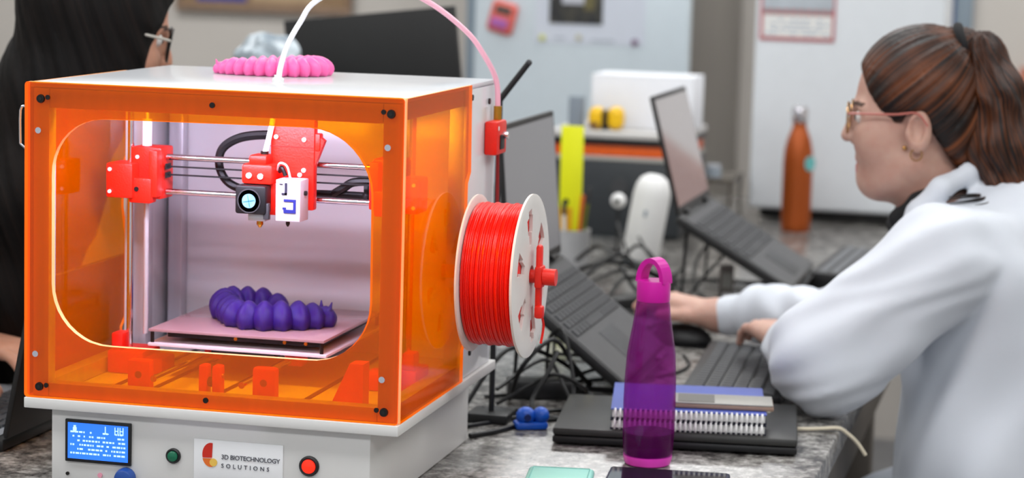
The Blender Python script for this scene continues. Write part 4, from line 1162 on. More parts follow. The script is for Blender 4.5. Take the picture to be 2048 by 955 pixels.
# ------------------------------------------------------------------ tall white cabinet with magnets and papers
fr = thing('tall_cabinet', 'tall pale cabinet with magnets and papers, behind the dark instrument', 'cabinet', (-.1375, 4.36, 0.0005))
M_frw = mat('cool_white_enamel', rgb(205, 216, 223), 0.38, noise=0.02)
M_steel = mat('grey_steel_side', rgb(128, 124, 118), 0.34, 0.55, noise=0.06, nscale=6)
B().box(-.300, .300, -.50, .50, .06, 1.95, .006).obj('cabinet_body', M_steel, fr)
B().box(-.3025, .3025, -.560, -.502, .07, 1.95, .008).obj('cabinet_door', M_frw, fr)
B().box(-.28, .28, -.48, .48, 0, .0595, .002).obj('plinth', M_black, fr)
B().tube([(-.275, -.561, .85), (-.275, -.60, .87), (-.275, -.60, 1.12), (-.275, -.561, 1.14)], .008, 8).obj('door_handle', M_alu, fr)
struct(B().box(-.472, -.4435, 3.83, 3.90, .001, CEIL_Z - .001, .002).obj('trim_3', M_greytrim), 'grey-blue upright post beside the tall pale cabinet')
YD = 3.7998
def ondoor(name, label, cat, x, z):
    return thing(name, label, cat, (x, YD, z))
ti = ondoor('kitchen_timer', 'pink and orange timer stuck on the tall pale cabinet', 'timer', -.357, 1.360)
ti.rotation_euler = (0, math.radians(14), 0)
B().box(-.037, .037, -.018, -.0005, -.044, .044, .012, seg=3).obj('timer_body', mat('salmon_plastic', rgb(232, 112, 100), 0.4, noise=0.08), ti)
B().box(-.024, .022, -.0195, -.0182, .010, .032, .0005).obj('timer_display', mat('timer_lcd', rgb(84, 78, 72), 0.4, noise=0.1), ti)
B().box(-.028, .020, -.0195, -.0182, -.030, -.004, .0005).obj('timer_keys', mat('lilac_pad', rgb(180, 104, 180), 0.4, noise=0.06), ti)
pa = ondoor('notice_paper', 'large white notice with faint lines on the tall pale cabinet', 'notice', -.115, 1.40)
B().box(-.150, .160, -.0014, -.0002, -.105, .12).obj('sheet', mat('notice_white', rgb(214, 220, 232), 0.6, noise=0.02), pa)
b = B(); b.box(-.095, -.065, -.0020, -.0015, -.094, -.088); b.box(.01, .075, -.0020, -.0015, -.099, -.092)
b.obj('text_lines', mat('faint_ink', rgb(178, 186, 196), 0.6, noise=0.05), pa, smooth=False)
po = ondoor('photo_print', 'dark landscape photo print on the notice of the tall pale cabinet', 'photo', -.150, 1.40)
po.location.y -= .002
M_photo = mat('photo_dark', rgb(72, 70, 62), 0.4, noise=0.3, nscale=28, col2=rgb(36, 38, 44))
B().box(-.0755, .0755, -.0010, -.0002, -.051, .05).obj('print', M_photo, po)
B().box(-.040, .022, -.0015, -.0011, .004, .048).obj('bright_sky', mat('photo_sky', rgb(200, 202, 212), 0.5, noise=0.05), po)
B().box(.022, .052, -.0015, -.0011, -.012, .048).obj('olive_patch', mat('photo_olive', rgb(112, 104, 68), 0.5, noise=0.2, nscale=50), po)
for x, z, c, lab, r_ in ((-.2436, 1.308, rgb(206, 208, 90), 'yellow-green round magnet on the tall pale cabinet', .0085), (-.140, 1.312, rgb(190, 186, 160), 'beige round magnet on the tall pale cabinet', .0085), (.018, 1.304, rgb(120, 84, 118), 'dull purple round magnet on the tall pale cabinet', .0095)):
    t = ondoor('magnet', lab, 'magnet', x, z); t.location.y -= .0016
    mx = Matrix.Rotation(PI / 2, 4, 'X')
    B().lathe([(r_, 0.0002), (r_, .004), (r_ * .8, .006), (.0004, .0065)], 18, M=mx).obj('magnet_cap', mat('magnet_%d' % int(x * 1e4), c, 0.4, noise=0.05), t)
    B().lathe([(r_ * 1.05, .0), (r_ * 1.05, .0012), (r_, .0012)], 18, M=mx).obj('magnet_rim', M_greytrim, t)

# ------------------------------------------------------------------ wall items
pbn = thing('pinboard', 'brown framed pinboard with blue sheets on the back wall', 'pinboard', (-1.485, 4.9985, 1.318))
B().box(-.30, .30, -.02, -.0005, 0, .50, .003).obj('board', mat('cork', rgb(170, 140, 108), 0.8, noise=0.2, nscale=60), pbn)
b = B(); b.box(-.315, .315, -.026, -.0205, -.012, .012, .002); b.box(-.315, .315, -.026, -.0205, .49, .51, .002); b.box(-.315, -.295, -.026, -.0205, .0125, .4895, .002); b.box(.295, .315, -.026, -.0205, .0125, .4895, .002)
b.obj('board_frame', mat('brown_frame', rgb(150, 124, 104), 0.5, noise=0.15), pbn)
B().box(-.24, -.06, -.0222, -.0205, .022, .25).obj('blue_sheet', mat('blue_sheet', rgb(62, 74, 160), 0.6, noise=0.15, nscale=30), pbn)
B().box(-.04, .20, -.0222, -.0205, .025, .22).obj('tan_sheet', mat('tan_sheet', rgb(198, 170, 136), 0.6, noise=0.1, nscale=30), pbn)
hp = thing('wall_pouch', 'salmon coloured pouch hanging on the back wall at the right edge', 'pouch', (1.11, 4.9985, 1.02))
M_salmon = mat('salmon_fabric', rgb(196, 122, 100), 0.8, noise=0.1, nscale=30)
B().box(-.075, .10, -.05, -.0005, 0, .20, .015, seg=3).obj('pouch_body', M_salmon, hp)
B().box(-.078, .103, -.054, -.0505, .13, .205, .001).obj('pouch_flap', M_salmon, hp)

# slim post with an angled antenna behind the machine
an = thing('antenna_stand', 'thin black antenna angled up behind the right rear corner of the orange machine', 'antenna', (.4275, .60, T + .0003))
B().box(-.03, .03, -.03, .03, 0, .014, .003).obj('stand_foot', M_black, an)
B().cyl((0, 0, .014), (0, 0, .455), .0042, n=10).obj('post', M_black, an)
B().cyl((-.002, 0, .452), (.040, 0, .508), .0046, .0042, n=10).obj('antenna', M_black, an)
B().ell((.040, 0, .508), (.0046, .0046, .0046), 10, 6).obj('antenna_tip', M_darkgrey, an)

# crumpled plastic bag over a bottle, beyond the machine
def bag_sdf(P):
    d = s_ell(P, (0, 0, .40), (.062, .06, .085))
    d = smin(d, s_cap(P, (.01, 0, .06), (.005, 0, .36), .060, .05), .05)
    d = smin(d, s_ell(P, (.045, -.01, .44), (.035, .04, .045)), .02)
    x, y, z = P[:, 0], P[:, 1], P[:, 2]
    d = d + .006 * np.sin(70 * x + 40 * z + 3 * np.sin(50 * y)) * np.sin(60 * y - 35 * z + 1) + .003 * np.sin(150 * z + 90 * x + 2 * np.sin(120 * y))
    d = smax(d, -s_ell(P, (-.045, -.045, .415), (.022, .03, .026)), .01)
    return smax(d, .001 - z, .004)
bg = thing('plastic_bag', 'crumpled pale translucent plastic bag standing behind the pink toy', 'bag', (-.315, 1.70, T + .0003))
M_bag = mat('pale_plastic_film', rgb(196, 208, 216), 0.22, noise=0.3, nscale=22, col2=rgb(128, 140, 150))
mkobj('bag_film', sdf_mesh(bag_sdf, (-.12, -.12, -.01), (.12, .12, .52), .005, 'bag_film', M_bag), bg)
B().ell((-.032, -.030, .415), (.016, .02, .02), 12, 8).obj('dark_content', M_black, bg)

# drawer pedestal added in the aisle to darken the gap beside the bench
dp = thing('gap_darkening_pedestal', 'dark grey drawer pedestal added to darken the gap beside the bench, below the arm of the white coat', 'drawer unit', (1.10, 2.15, 0.0005))
M_ped = mat('dark_grey_pedestal', rgb(74, 75, 79), 0.55, noise=0.06)
B().box(-.17, .17, -.26, .26, .05, .74, .004).obj('carcass', M_ped, dp)
for k in range(3):
    o = B().box(-.162, .162, -.275, -.2605, .07 + k * .22, .28 + k * .22, .003).obj('drawer', M_ped, dp)
    B().box(-.06, .06, -.288, -.2755, .235 + k * .22, .25 + k * .22, .002).obj('pull', M_darkgrey, o)
for sx in (-1, 1):
    for sy in (-1, 1): B().cyl((sx * .13, sy * .2, 0), (sx * .13, sy * .2, .0495), .018, n=12).obj('foot', M_black, dp)

# ------------------------------------------------------------------ people
def hair_mat(name, dark, light, rough=0.42, spec=0.35):
    """streaks follow the strand coordinate stored on the mesh"""
    m = bpy.data.materials.new(name); m.use_nodes = True
    nt = m.node_tree; p = nt.nodes['Principled BSDF']
    at = nt.nodes.new('ShaderNodeAttribute'); at.attribute_name = 'strand'
    n = nt.nodes.new('ShaderNodeTexNoise'); n.noise_dimensions = '1D'; n.inputs['Scale'].default_value = 9; n.inputs['Detail'].default_value = 6; n.inputs['Roughness'].default_value = 0.75
    nt.links.new(at.outputs['Fac'], n.inputs['W'])
    tc = nt.nodes.new('ShaderNodeTexCoord'); n2 = nt.nodes.new('ShaderNodeTexNoise'); n2.inputs['Scale'].default_value = 14
    nt.links.new(tc.outputs['Object'], n2.inputs['Vector'])
    ad = nt.nodes.new('ShaderNodeMath'); ad.operation = 'MULTIPLY_ADD'; ad.inputs[1].default_value = 0.5
    sb = nt.nodes.new('ShaderNodeMath'); sb.operation = 'SUBTRACT'; sb.inputs[1].default_value = 0.25
    nt.links.new(n2.outputs['Fac'], ad.inputs[0]); nt.links.new(n.outputs['Fac'], sb.inputs[0]); nt.links.new(sb.outputs[0], ad.inputs[2])
    r = nt.nodes.new('ShaderNodeValToRGB')
    r.color_ramp.elements[0].color = dark; r.color_ramp.elements[0].position = 0.44
    r.color_ramp.elements[1].color = light; r.color_ramp.elements[1].position = 0.74
    nt.links.new(ad.outputs[0], r.inputs[0]); nt.links.new(r.outputs[0], p.inputs['Base Color'])
    bp_ = nt.nodes.new('ShaderNodeBump'); bp_.inputs['Strength'].default_value = 0.5; bp_.inputs['Distance'].default_value = 0.002
    nt.links.new(n.outputs['Fac'], bp_.inputs['Height']); nt.links.new(bp_.outputs[0], p.inputs['Normal'])
    p.inputs['Roughness'].default_value = rough; p.inputs['Specular IOR Level'].default_value = spec
    return m
M_skin = mat('fair_skin', rgb(196, 158, 142), 0.5, noise=0.06, nscale=30, sss=0.25, col2=rgb(186, 142, 127))
M_lips = mat('lip_skin', rgb(190, 112, 108), 0.45, noise=0.05)
M_brow = mat('brow_hair', rgb(84, 60, 50), 0.7, noise=0.1)
M_eyew = mat('eye_white', rgb(226, 222, 218), 0.2, noise=0.02)
M_iris = mat('iris_brown', rgb(70, 48, 34), 0.15, noise=0.1)
M_coat = mat('white_lab_coat', rgb(214, 219, 228), 0.75, noise=0.03, nscale=12, bump=0.06, bscale=700, sheen=0.1)
M_shirt = mat('black_shirt', rgb(16, 16, 19), 0.8, noise=0.1)
M_trouser = mat('grey_trousers', rgb(84, 86, 92), 0.8, noise=0.1, nscale=30)
M_shoe = mat('dark_shoe', rgb(34, 32, 34), 0.5, noise=0.1)
M_hair = hair_mat('auburn_hair', rgb(17, 9, 7), rgb(118, 62, 27))
M_gold = mat('gold_wire', rgb(206, 158, 96), 0.25, 1.0, noise=0.05)
M_rose = mat('rose_temple', rgb(186, 110, 100), 0.3, noise=0.05)
M_lens = acrylic('spectacle_lens', lin((0.97, 0.97, 0.97)) + (1,), lin((0.9, 0.9, 0.85)) + (1,), 0.03)

def head_sdf(L):
    d = s_ell(L, (.005, 0, .055), (.097, .076, .100))
    d = smin(d, s_ell(L, (-.045, 0, -.010), (.048, .058, .085)), .03)
    A = np.abs(L[:, 1:2]); S = np.concatenate([L[:, :1], A, L[:, 2:]], 1)
    d = smin(d, s_cap(S, (-.005, .046, -.048), (-.056, .016, -.082), .024, .018), .03)
    d = smin(d, s_ell(L, (-.064, 0, -.081), (.018, .020, .018)), .02)
    d = smin(d, s_ell(L, (-.028, 0, -.068), (.050, .048, .036)), .03)
    d = smin(d, s_ell(S, (-.058, .040, -.014), (.030, .026, .032)), .03)
    d = smin(d, s_cap(S, (-.087, .010, .032), (-.078, .042, .031), .010, .009), .014)
    d = smax(d, -s_ell(S, (-.101, .033, .016), (.016, .017, .012)), .014)
    d = smin(d, s_cap(L, (-.094, 0, .024), (-.1055, 0, -.0125), .0070, .0105), .009)
    d = smin(d, s_ell(S, (-.090, .0120, -.017), (.012, .0075, .0085)), .007)
    d = smin(d, s_ell(L, (-.0835, 0, -.0455), (.0075, .023, .0085)), .008)
    d = smin(d, s_ell(L, (-.0815, 0, -.0595), (.0072, .020, .0078)), .008)
    d = smax(d, -s_ell(L, (-.094, 0, -.0525), (.0085, .030, .0016)), .003)
    e = s_ell(S, (.006, .079, .002), (.0190, .0110, .0320))
    e = smax(e, -s_ell(S, (.0030, .0890, .007), (.0120, .0120, .0205)), .002)
    e = smin(e, s_ell(S, (-.0095, .079, .000), (.005, .006, .007)), .004)
    d = smin(d, e, .006)
    return d
def neck_sdf(L): return s_cap(L, (.012, 0, -.050), (.058, 0, -.175), .052, .062)
def face_slots(L):
    x, y, z = L[:, 0], np.abs(L[:, 1]), L[:, 2]
    out = np.zeros(len(L), int)
    lip = (x < -.070) & (y < .024 - 0.25 * np.abs(z + .0525)) & (z > -.066) & (z < -.0405)
    out[lip] = 1
    br = (x < -.060) & (y > .012) & (y < .052) & (np.abs(z - (.0385 - 0.12 * np.abs(y - .034))) < .0035)
    out[br] = 2
    return out
def hand_sdf(P, wrist, kc, across, upv, tips_drop=.03, lens=(.068, .076, .070, .055), thumb=1, curl=1.0):
    wrist, kc, a, u = [np.array(q, float) for q in (wrist, kc, across, upv)]
    f = kc - wrist; f /= np.linalg.norm(f); a /= np.linalg.norm(a)
    d = None
    offs = (-.028, -.0095, .0095, .027)
    fs = None
    for i, o in enumerate(offs):
        k = kc + a * o - f * (.004 if i in (0, 3) else 0) - u * (.003 if i in (0, 3) else 0)
        e = s_cap(P, wrist + a * o * .55, k, .0175, .0105)
        d = e if d is None else smin(d, e, .016)
        p1 = k + f * lens[i] * .44 + a * o * .12 - u * tips_drop * .18 * curl
        p2 = k + f * lens[i] * (.44 + .28) + a * o * .16 - u * tips_drop * .55 * curl
        p3 = k + f * lens[i] * (.44 + .44) + a * o * .18 - u * tips_drop * 1.0 * curl
        g = smin(smin(s_cap(P, k, p1, .0098, .0086), s_cap(P, p1, p2, .0086, .0078), .003), s_cap(P, p2, p3, .0078, .0064), .003)
        fs = g if fs is None else np.minimum(fs, g)
    d = smin(d, fs, .006)
    b = wrist + f * .018 - a * .018 - u * .006
    t1 = wrist + f * .050 - a * .043 - u * .012
    t2 = wrist + f * .078 - a * .047 - u * .020
    t3 = wrist + f * .098 - a * .042 - u * .026
    th = smin(smin(s_cap(P, b, t1, .0165, .0112), s_cap(P, t1, t2, .0108, .0094), .004), s_cap(P, t2, t3, .0092, .0072), .004)
    return smin(d, th, .012)

# ---- woman in the white coat
O1 = np.array((.98, 1.0, 1.31)); ROOT1 = (1.10, 1.0, 0.0005)
LS, LE, LW_ = (1.045, .835, 1.125), (.875, .800, .988), (.790, 1.050, .966)
RS, RE, RW_ = (1.055, 1.170, 1.120), (.905, 1.280, .955), (.634, 1.360, .950)
def body1(P):
    L = P - O1
    d = smin(head_sdf(L), neck_sdf(L), .025)
    d = smin(d, s_ell(P, (1.10, 1.0, .98), (.095, .14, .20)), .05)
    d = smin(d, s_cap(P, LS, RS, .050), .05)
    d = smin(d, s_chain(P, (LS, LE, LW_), (.044, .038, .028)), .03)
    d = smin(d, s_chain(P, (RS, RE, RW_), (.044, .038, .030)), .03)
    h1 = hand_sdf(P, LW_, (.752, 1.122, .976), (-.89, -.45, 0), (0, 0, 1), .036)
    h2 = hand_sdf(P, RW_, (.556, 1.366, .972), (.05, 1, 0), (0, 0, 1), .034)
    return smin(smin(d, h1, .012), h2, .012)
p1 = thing('person', 'seated person in a white lab coat with auburn ponytail and glasses, typing', 'person', ROOT1)
mkobj('body', sdf_mesh(body1, (.46, .76, .74), (1.24, 1.46, 1.49), .0029, 'body', [M_skin, M_lips, M_brow], lambda c: face_slots(c - O1), ROOT1, passes=1), p1)
def coat1(P):
    x, y, z = P[:, 0], P[:, 1], P[:, 2]
    d = s_ell(P, (1.115, 1.0, 1.03), (.140, .185, .215))
    d = smin(d, s_ell(P, (1.115, 1.0, .82), (.150, .195, .22)), .06)
    d = smin(d, s_cap(P, (1.075, .865, 1.135), (1.075, 1.135, 1.135), .072), .06)
    d = smin(d, s_ell(P, (1.13, 1.0, .665), (.18, .215, .095)), .05)
    for yy in (.895, 1.105): d = smin(d, s_cap(P, (1.10, yy, .665), (.955, yy, .660), .100, .098), .04)
    ls = s_cap(P, (1.040, .838, 1.135), (.878, .802, .990), .084, .083)
    ls = smin(ls, s_cap(P, (.878, .802, .990), (.806, 1.005, .972), .078, .048), .02)
    n = (-.66 * (x - 1.04) + .75 * (z - 1.13))
    fold = .0036 * np.sin(80 * n + 9 * (x + z) + 2.5 * np.sin(24 * y)) + .0016 * np.sin(150 * n + 25 * x + 3 * np.sin(40 * z))
    ls = ls + fold
    rs = s_cap(P, (1.050, 1.165, 1.130), (.905, 1.280, .955), .080, .060)
    rs = smin(rs, s_cap(P, (.905, 1.280, .955), (.716, 1.336, .962), .063, .050), .02)
    rs = rs + .0035 * np.sin(110 * x + 30 * z + 3 * np.sin(40 * y))
    cuff = s_cap(P, (.708, 1.336, .962), (.656, 1.354, .952), .037, .035) + .0008 * np.sin(700 * (y + z))
    rs = smin(rs, cuff, .006)
    d = d + .006 * np.sin(24 * x + 16 * z + 3 * np.sin(14 * y)) + .004 * np.sin(48 * x - 30 * z + 2 * np.sin(26 * y))
    d = smin(d, ls, .007); d = smin(d, rs, .025)
    col = s_chain(P, ((.972, .925, 1.150), (.990, .915, 1.195), (1.022, .920, 1.232), (1.058, .955, 1.252), (1.072, 1.0, 1.256), (1.058, 1.045, 1.252), (1.022, 1.080, 1.232), (.990, 1.085, 1.195), (.972, 1.075, 1.150)), (.016, .016, .016, .015, .015, .015, .016, .016, .016))
    d = smin(d, col, .016)
    hole = s_cap(P, (.995, 1.0, 1.27), (1.030, 1.0, 1.175), .064, .066)
    d = smax(d, -hole, .008)
    d = smax(d, -s_cap(P, (.93, 1.0, 1.21), (.975, 1.0, 1.12), .060, .03), .012)
    return smax(d, .574 - z, .01)
mkobj('lab_coat', sdf_mesh(coat1, (.60, .68, .55), (1.36, 1.46, 1.31), .0052, 'lab_coat', M_coat, None, ROOT1), p1)
def shirt1(P):
    d = s_chain(P, ((.953, .985, 1.168), (.962, .948, 1.180), (.990, .930, 1.208), (1.030, .938, 1.232), (1.060, .97, 1.245), (1.06, 1.03, 1.245), (1.03, 1.062, 1.232), (.99, 1.07, 1.208), (.962, 1.052, 1.18), (.953, 1.015, 1.168)), (.014,) * 10)
    d = smin(d, s_ell(P, (1.015, 1.0, 1.155), (.062, .075, .050)), .02)
    return smax(d, -s_cap(P, (.985, 1.0, 1.30), (1.035, 1.0, 1.15), .050, .055), .004)
mkobj('shirt_collar', sdf_mesh(shirt1, (.92, .90, 1.08), (1.10, 1.10, 1.28), .004, 'shirt_collar', M_shirt, None, ROOT1), p1)
def legs1(P):
    d = None
    for yy in (.895, 1.105):
        e = s_chain(P, ((1.13, yy, .655), (.835, yy, .648), (.845, yy, .13)), (.082, .068, .048), .03)
        d = e if d is None else smin(d, e, .03)
    d = smin(d, s_ell(P, (1.14, 1.0, .66), (.14, .18, .085)), .04)
    return d
mkobj('trousers', sdf_mesh(legs1, (.72, .76, .04), (1.32, 1.24, .78), .009, 'trousers', M_trouser, None, ROOT1), p1)
for yy in (.895, 1.105):
    B().ell((.805 - ROOT1[0], yy - 1.0, .045), (.115, .042, .045), 18, 10).box(.80 - ROOT1[0] - .10, .80 - ROOT1[0] + .115, yy - 1.04, yy - .96, .0002, .016, .006).obj('shoe', M_shoe, p1)
HX = [-.12, -.098, -.088, -.073, -.054, -.031, -.020, -.013, .012, .022, .052, .075, .13]
HZ = [.120, .100, .088, .056, .030, .012, .014, .028, .033, .004, -.040, -.062, -.075]
def strand1(P):
    q = (P - O1) - np.array((.072, 0, .142))
    u = q[:, 0] * -.66 + q[:, 2] * .75
    return np.arctan2(u, np.abs(q[:, 1]) + .004)
def hair1(P):
    L = P - O1; x, y, z = L.T
    d = s_ell(L, (.004, 0, .058), (.1015, .084, .1005))
    d = smin(d, s_ell(L, (.050, 0, -.002), (.056, .060, .075)), .03)
    d = smin(d, s_cap(L, (.030, 0, .110), (.062, 0, .132), .040, .024), .02)
    ang = strand1(P)
    d = d + .0013 * np.sin(34 * ang + 2.5 * np.sin(7 * ang)) + .0007 * np.sin(83 * ang)
    zm = np.interp(x, HX, HZ)
    return smax(d, (zm - z) * .72, .006)
mkobj('hair', sdf_mesh(hair1, (.84, .88, 1.20), (1.12, 1.12, 1.50), .003, 'hair', M_hair, None, ROOT1, strand1, 1), p1)
PT = ((1.040, 1.0, 1.438), (1.066, .998, 1.424), (1.086, .993, 1.365), (1.098, .988, 1.290), (1.112, .984, 1.232), (1.124, .98, 1.190))
def strand_t(P):
    x, y, z = P.T
    cx = np.interp(z, [1.19, 1.232, 1.29, 1.365, 1.436], [1.124, 1.112, 1.098, 1.086, 1.062])
    return np.arctan2(y - .99, x - cx) * 1.2 + 4 * z + .12 * np.sin(40 * z)
def tail1(P):
    d = s_chain(P, PT, (.022, .032, .045, .048, .037, .012), .022)
    x, y, z = P.T
    cx = np.interp(z, [1.19, 1.232, 1.29, 1.365, 1.436], [1.124, 1.112, 1.098, 1.086, 1.062])
    a = np.arctan2(y - .99, x - cx)
    return d + .0032 * np.sin(7 * a + 26 * z + 1.5 * np.sin(60 * z)) + .0016 * np.sin(19 * a - 30 * z)
mkobj('ponytail', sdf_mesh(tail1, (1.0, .92, 1.15), (1.18, 1.07, 1.49), .003, 'ponytail', M_hair, None, ROOT1, strand_t, 1), p1)
def rel(p, r=ROOT1): return (p[0] - r[0], p[1] - r[1], p[2] - r[2])
ring = []
ax = Vector((.93, 0, .36)).normalized(); e1 = Vector((0, 1, 0)); e2 = ax.cross(e1)
for k in range(16):
    a = 2 * PI * k / 16; c = Vector((1.041, 1.0, 1.438)) + (e1 * math.cos(a) + e2 * math.sin(a)) * .0295
    ring.append(rel(c))
B().tube(ring, .0085, 8, closed=True, sm=2).obj('hair_tie', M_shirt, p1)
ws = B()
for k in range(7):
    x0 = 1.085 + .004 * k; yy = .905 + .006 * (k % 3)
    ws.tube([rel((x0, .95, 1.222)), rel((x0 - .02, yy, 1.226 - .002 * k)), rel((x0 - .05 - .004 * k, yy - .012, 1.222 - .003 * k))], lambda t: .0022 * (1 - .8 * t), 6)
ws.obj('loose_strands', M_hair, p1)
for s in (-1, 1):
    e = B().ell(rel((.8985, 1.0 + s * .0325, 1.328)), (.0115, .0115, .0115), 16, 10).obj('eye', M_eyew, p1)
    B().ell(rel((.8885, 1.0 + s * .0325, 1.328)), (.0025, .0058, .0058), 14, 8).obj('iris', M_iris, e)
gl = B(); lens = []; tmp = []
for s in (-1, 1):
    c = (.8765, 1.0 + s * .034, 1.326)
    gl.tube([rel((c[0] + .0015 * abs(math.cos(a)), c[1] + .0255 * math.cos(a), c[2] + .0235 * math.sin(a))) for a in [2 * PI * k / 24 for k in range(24)]], .0013, 6, closed=True, sm=1)
    lens.append(B().cyl(rel((c[0] + .0004, c[1], c[2])), rel((c[0] + .0016, c[1], c[2])), .0228, n=24))
    tmp.append(B().tube([rel((.879, c[1] + s * .0255, 1.334)), rel((.895, 1.0 + s * .068, 1.335)), rel((.950, 1.0 + s * .080, 1.337)), rel((.982, 1.0 + s * .084, 1.340)), rel((.999, 1.0 + s * .086, 1.322))], .0018, 6))
gl.tube([rel((.8765, 1.0 - .0095, 1.332)), rel((.8745, 1.0, 1.335)), rel((.8765, 1.0 + .0095, 1.332))], .0012, 6)
g_ = gl.obj('glasses', M_gold, p1)
for q in tmp: q.obj('temple_arm', M_rose, g_)
for q in lens: q.obj('lens', M_lens, g_)
for s in (-1, 1):
    B().ell(rel((.9655, 1.0 + s * .0705, 1.2875)), (.0036, .0036, .0036), 12, 8).obj('ear_stud', M_gold, p1)
    B().tube([rel((.984 + .0085 * math.cos(a), 1.0 + s * .083, 1.279 + .0085 * math.sin(a))) for a in [2 * PI * k / 14 for k in range(14)]], .0011, 6, closed=True, sm=1).obj('hoop_earring', M_gold, p1)
def stool(label, x, y, top):
    t = thing('lab_stool', label, 'stool', (x, y, 0.0005))
    B().lathe([(.17, top - .05), (.185, top - .042), (.185, top - .012), (.17, top), (.0004, top + .0)], 36).obj('seat', M_blacksatin, t)
    B().cyl((0, 0, .10), (0, 0, top - .05), .024, n=18).obj('column', M_chrome, t)
    for k in range(5):
        a = 2 * PI * k / 5 + .3
        o = B().cyl((.02 * math.cos(a), .02 * math.sin(a), .105), (.26 * math.cos(a), .26 * math.sin(a), .062), .018, .012, 10).obj('leg', M_black, t)
        B().cyl((.26 * math.cos(a), .26 * math.sin(a) - .01, .03), (.26 * math.cos(a), .26 * math.sin(a) + .01, .03), .028, n=14).obj('caster', M_cable, o)
    return t
stool('black swivel stool under the person in the white coat', 1.15, 1.0, .571)

# ---- woman with long dark hair, behind the machine
M_skin2 = mat('warm_skin', rgb(196, 146, 122), 0.5, noise=0.06, nscale=30, sss=0.2, col2=rgb(186, 132, 108))
M_hair2 = hair_mat('near_black_hair', rgb(7, 5, 5), rgb(24, 17, 14), 0.6, 0.18)
M_dark = mat('black_top', rgb(17, 16, 19), 0.85, noise=0.15, nscale=20)
EY = Vector((-.116, .672, 1.417))
Fd = Vector((math.cos(math.radians(24)), math.sin(math.radians(24)), -.20)).normalized()
Xl = -Fd; Yl = Vector((0, 0, 1)).cross(Xl).normalized(); Zl = Xl.cross(Yl).normalized()
R2 = np.array([[Xl.x, Yl.x, Zl.x], [Xl.y, Yl.y, Zl.y], [Xl.z, Yl.z, Zl.z]])
O2 = np.array(EY) - R2 @ np.array((-.083, 0, .018))
ROOT2 = (-.60, .70, 0.0005)
S2R, E2R, W2R = (-.375, .535, 1.125), (-.470, .420, .985), (-.345, .300, .966)
S2L, E2L, W2L = (-.365, .855, 1.125), (-.455, .800, .985), (-.335, .540, .966)
def body2(P):
    L = (P - O2.astype(np.float32)) @ R2.astype(np.float32)
    d = smin(head_sdf(L), s_cap(P, O2 + R2 @ np.array((.015, 0, -.05)), (-.365, .695, 1.17), .052, .06), .025)
    d = smin(d, s_cap(P, (-.56, .70, .74), (-.41, .695, 1.06), .11, .10), .05)
    d = smin(d, s_cap(P, S2R, S2L, .05), .05)
    d = smin(d, s_chain(P, (S2R, E2R, W2R), (.042, .036, .025)), .03)
    d = smin(d, s_chain(P, (S2L, E2L, W2L), (.042, .036, .025)), .03)
    d = smin(d, hand_sdf(P, W2R, (-.262, .315, .972), (-.1, .99, 0), (0, 0, 1), .034), .012)
    return smin(d, hand_sdf(P, W2L, (-.256, .505, .972), (-.3, -.95, 0), (0, 0, 1), .034), .012)
p2 = thing('person', 'person with long dark straight hair and glasses, leaning forward behind the orange machine', 'person', ROOT2)
mkobj('body', sdf_mesh(body2, (-.72, .22, .60), (-.02, 1.0, 1.62), .0042, 'body', [M_skin2, M_lips, M_brow], lambda c: face_slots((c - O2) @ R2), ROOT2), p2)
def top2(P):
    x, y, z = P.T
    d = s_cap(P, (-.60, .70, .64), (-.42, .695, 1.06), .165, .145)
    d = smin(d, s_cap(P, (-.385, .55, 1.12), (-.375, .84, 1.12), .066), .06)
    d = smin(d, s_chain(P, (S2R, E2R, (-.372, .330, .975)), (.066, .058, .042)), .02)
    d = smin(d, s_chain(P, (S2L, E2L, (-.362, .590, .975)), (.066, .058, .042)), .02)
    d = d + .003 * np.sin(50 * x + 30 * z + 3 * np.sin(30 * y))
    return smax(d, -s_cap(P, (-.30, .695, 1.30), (-.365, .695, 1.19), .058), .01)
mkobj('black_top', sdf_mesh(top2, (-.82, .25, .45), (-.20, 1.0, 1.28), .008, 'black_top', M_dark, None, ROOT2), p2)
def legs2(P):
    d = None
    for yy in (.60, .80):
        e = s_chain(P, ((-.66, yy, .60), (-.36, yy, .60), (-.37, yy, .13)), (.085, .068, .048), .03)
        d = e if d is None else smin(d, e, .03)
    return smin(d, s_ell(P, (-.66, .70, .60), (.13, .17, .09)), .04)
mkobj('trousers', sdf_mesh(legs2, (-.84, .48, .04), (-.24, .94, .75), .01, 'trousers', M_dark, None, ROOT2), p2)
for yy in (.60, .80):
    B().ell((-.33 - ROOT2[0], yy - .70, .045), (.115, .042, .045), 18, 10).box(-.33 - ROOT2[0] - .11, -.33 - ROOT2[0] + .10, yy - .74, yy - .66, .0002, .016, .006).obj('shoe', M_shoe, p2)
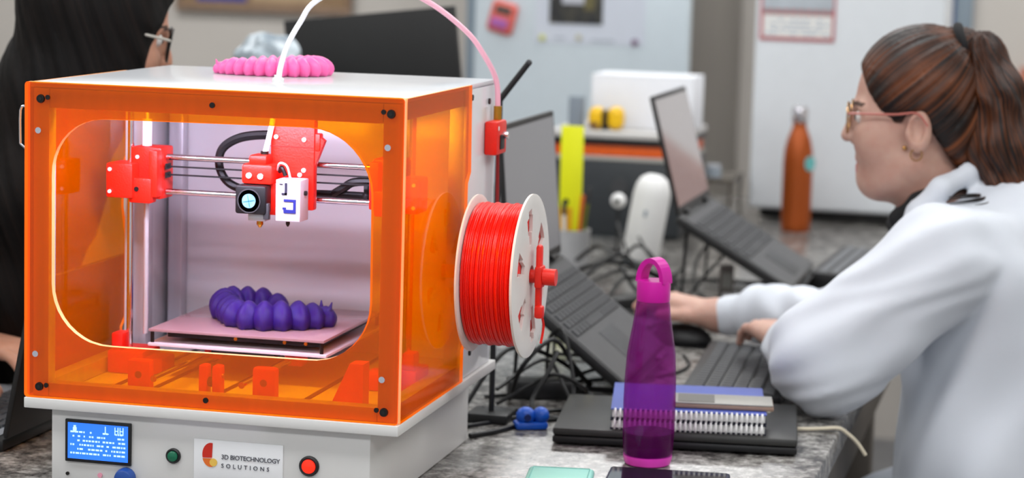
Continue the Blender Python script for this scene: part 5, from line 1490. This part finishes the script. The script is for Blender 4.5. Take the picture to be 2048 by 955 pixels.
def hair2(P):
    L = (P - O2.astype(np.float32)) @ R2.astype(np.float32)
    d = s_ell(L, (.012, 0, .058), (.114, .092, .108))
    S = np.stack([L[:, 0], np.abs(L[:, 1]), L[:, 2]], 1)
    d = smin(d, s_ell(S, (-.018, .062, -.02), (.056, .030, .115)), .03)
    d = smax(d, -s_ell(L, (-.110, 0, -.030), (.060, .056, .112)), .010)
    f = s_chain(P, ((-.215, .655, 1.43), (-.250, .640, 1.33), (-.290, .630, 1.18), (-.325, .625, 1.02), (-.345, .62, .93)), (.085, .092, .095, .085, .05), .04)
    d = smin(d, f, .05)
    x, y, z = P.T
    d = d + .0012 * np.sin(150 * (x + .35 * (z - 1.2)) + 60 * y) + .0012 * np.sin(320 * (x + .33 * z) - 90 * y)
    return smax(d, -s_ell(L, (-.124, 0, -.030), (.052, .085, .100)), .008)
mkobj('hair', sdf_mesh(hair2, (-.48, .50, .85), (-.06, .86, 1.64), .0045, 'hair', M_hair2, None, ROOT2, lambda V: 9 * (V[:, 0] + .35 * (V[:, 2] - 1.2)) + 3 * V[:, 1]), p2)
g2 = B(); t2 = []
def wl(p):
    q = O2 + R2 @ np.array(p); return (q[0] - ROOT2[0], q[1] - ROOT2[1], q[2] - ROOT2[2])
for s in (-1, 1):
    g2.tube([wl((-.1045 + .002 * abs(math.cos(a)), s * .034 + .0265 * math.cos(a), .014 + .024 * math.sin(a))) for a in [2 * PI * k / 24 for k in range(24)]], .0019, 6, closed=True, sm=1)
    t2.append(B().tube([wl((-.102, s * .0605, .022)), wl((-.085, s * .070, .023)), wl((-.03, s * .082, .025)), wl((.004, s * .086, .028))], .0022, 6))
g2.tube([wl((-.1045, -.008, .020)), wl((-.1065, 0, .023)), wl((-.1045, .008, .020))], .0016, 6)
go = g2.obj('glasses', M_darkmetal, p2)
for q in t2: q.obj('temple_arm', mat('pale_temple', rgb(190, 186, 176), 0.3, noise=0.05), go)
for s in (-1, 1):
    o = B().cyl((0, 0, 0), (0.0012, 0, 0), .0240, n=24).obj('lens', M_lens, go)
    q = wl((-.1040, s * .034, .014)); o.matrix_basis = Matrix.Translation(q) @ Matrix(R2.tolist()).to_4x4()
    e = B().ell((0, 0, 0), (.0115, .0115, .0115), 14, 8).obj('eye', M_eyew, p2); e.location = wl((-.0815, s * .0325, .018))
    B().ell((0, 0, 0), (.0058, .0058, .0058), 12, 8).obj('iris', M_iris, e).location = tuple(Vector(wl((-.0885, s * .0325, .018))) - Vector(wl((-.0815, s * .0325, .018))))
stool('black swivel stool under the person with long dark hair', -.66, .70, .511)
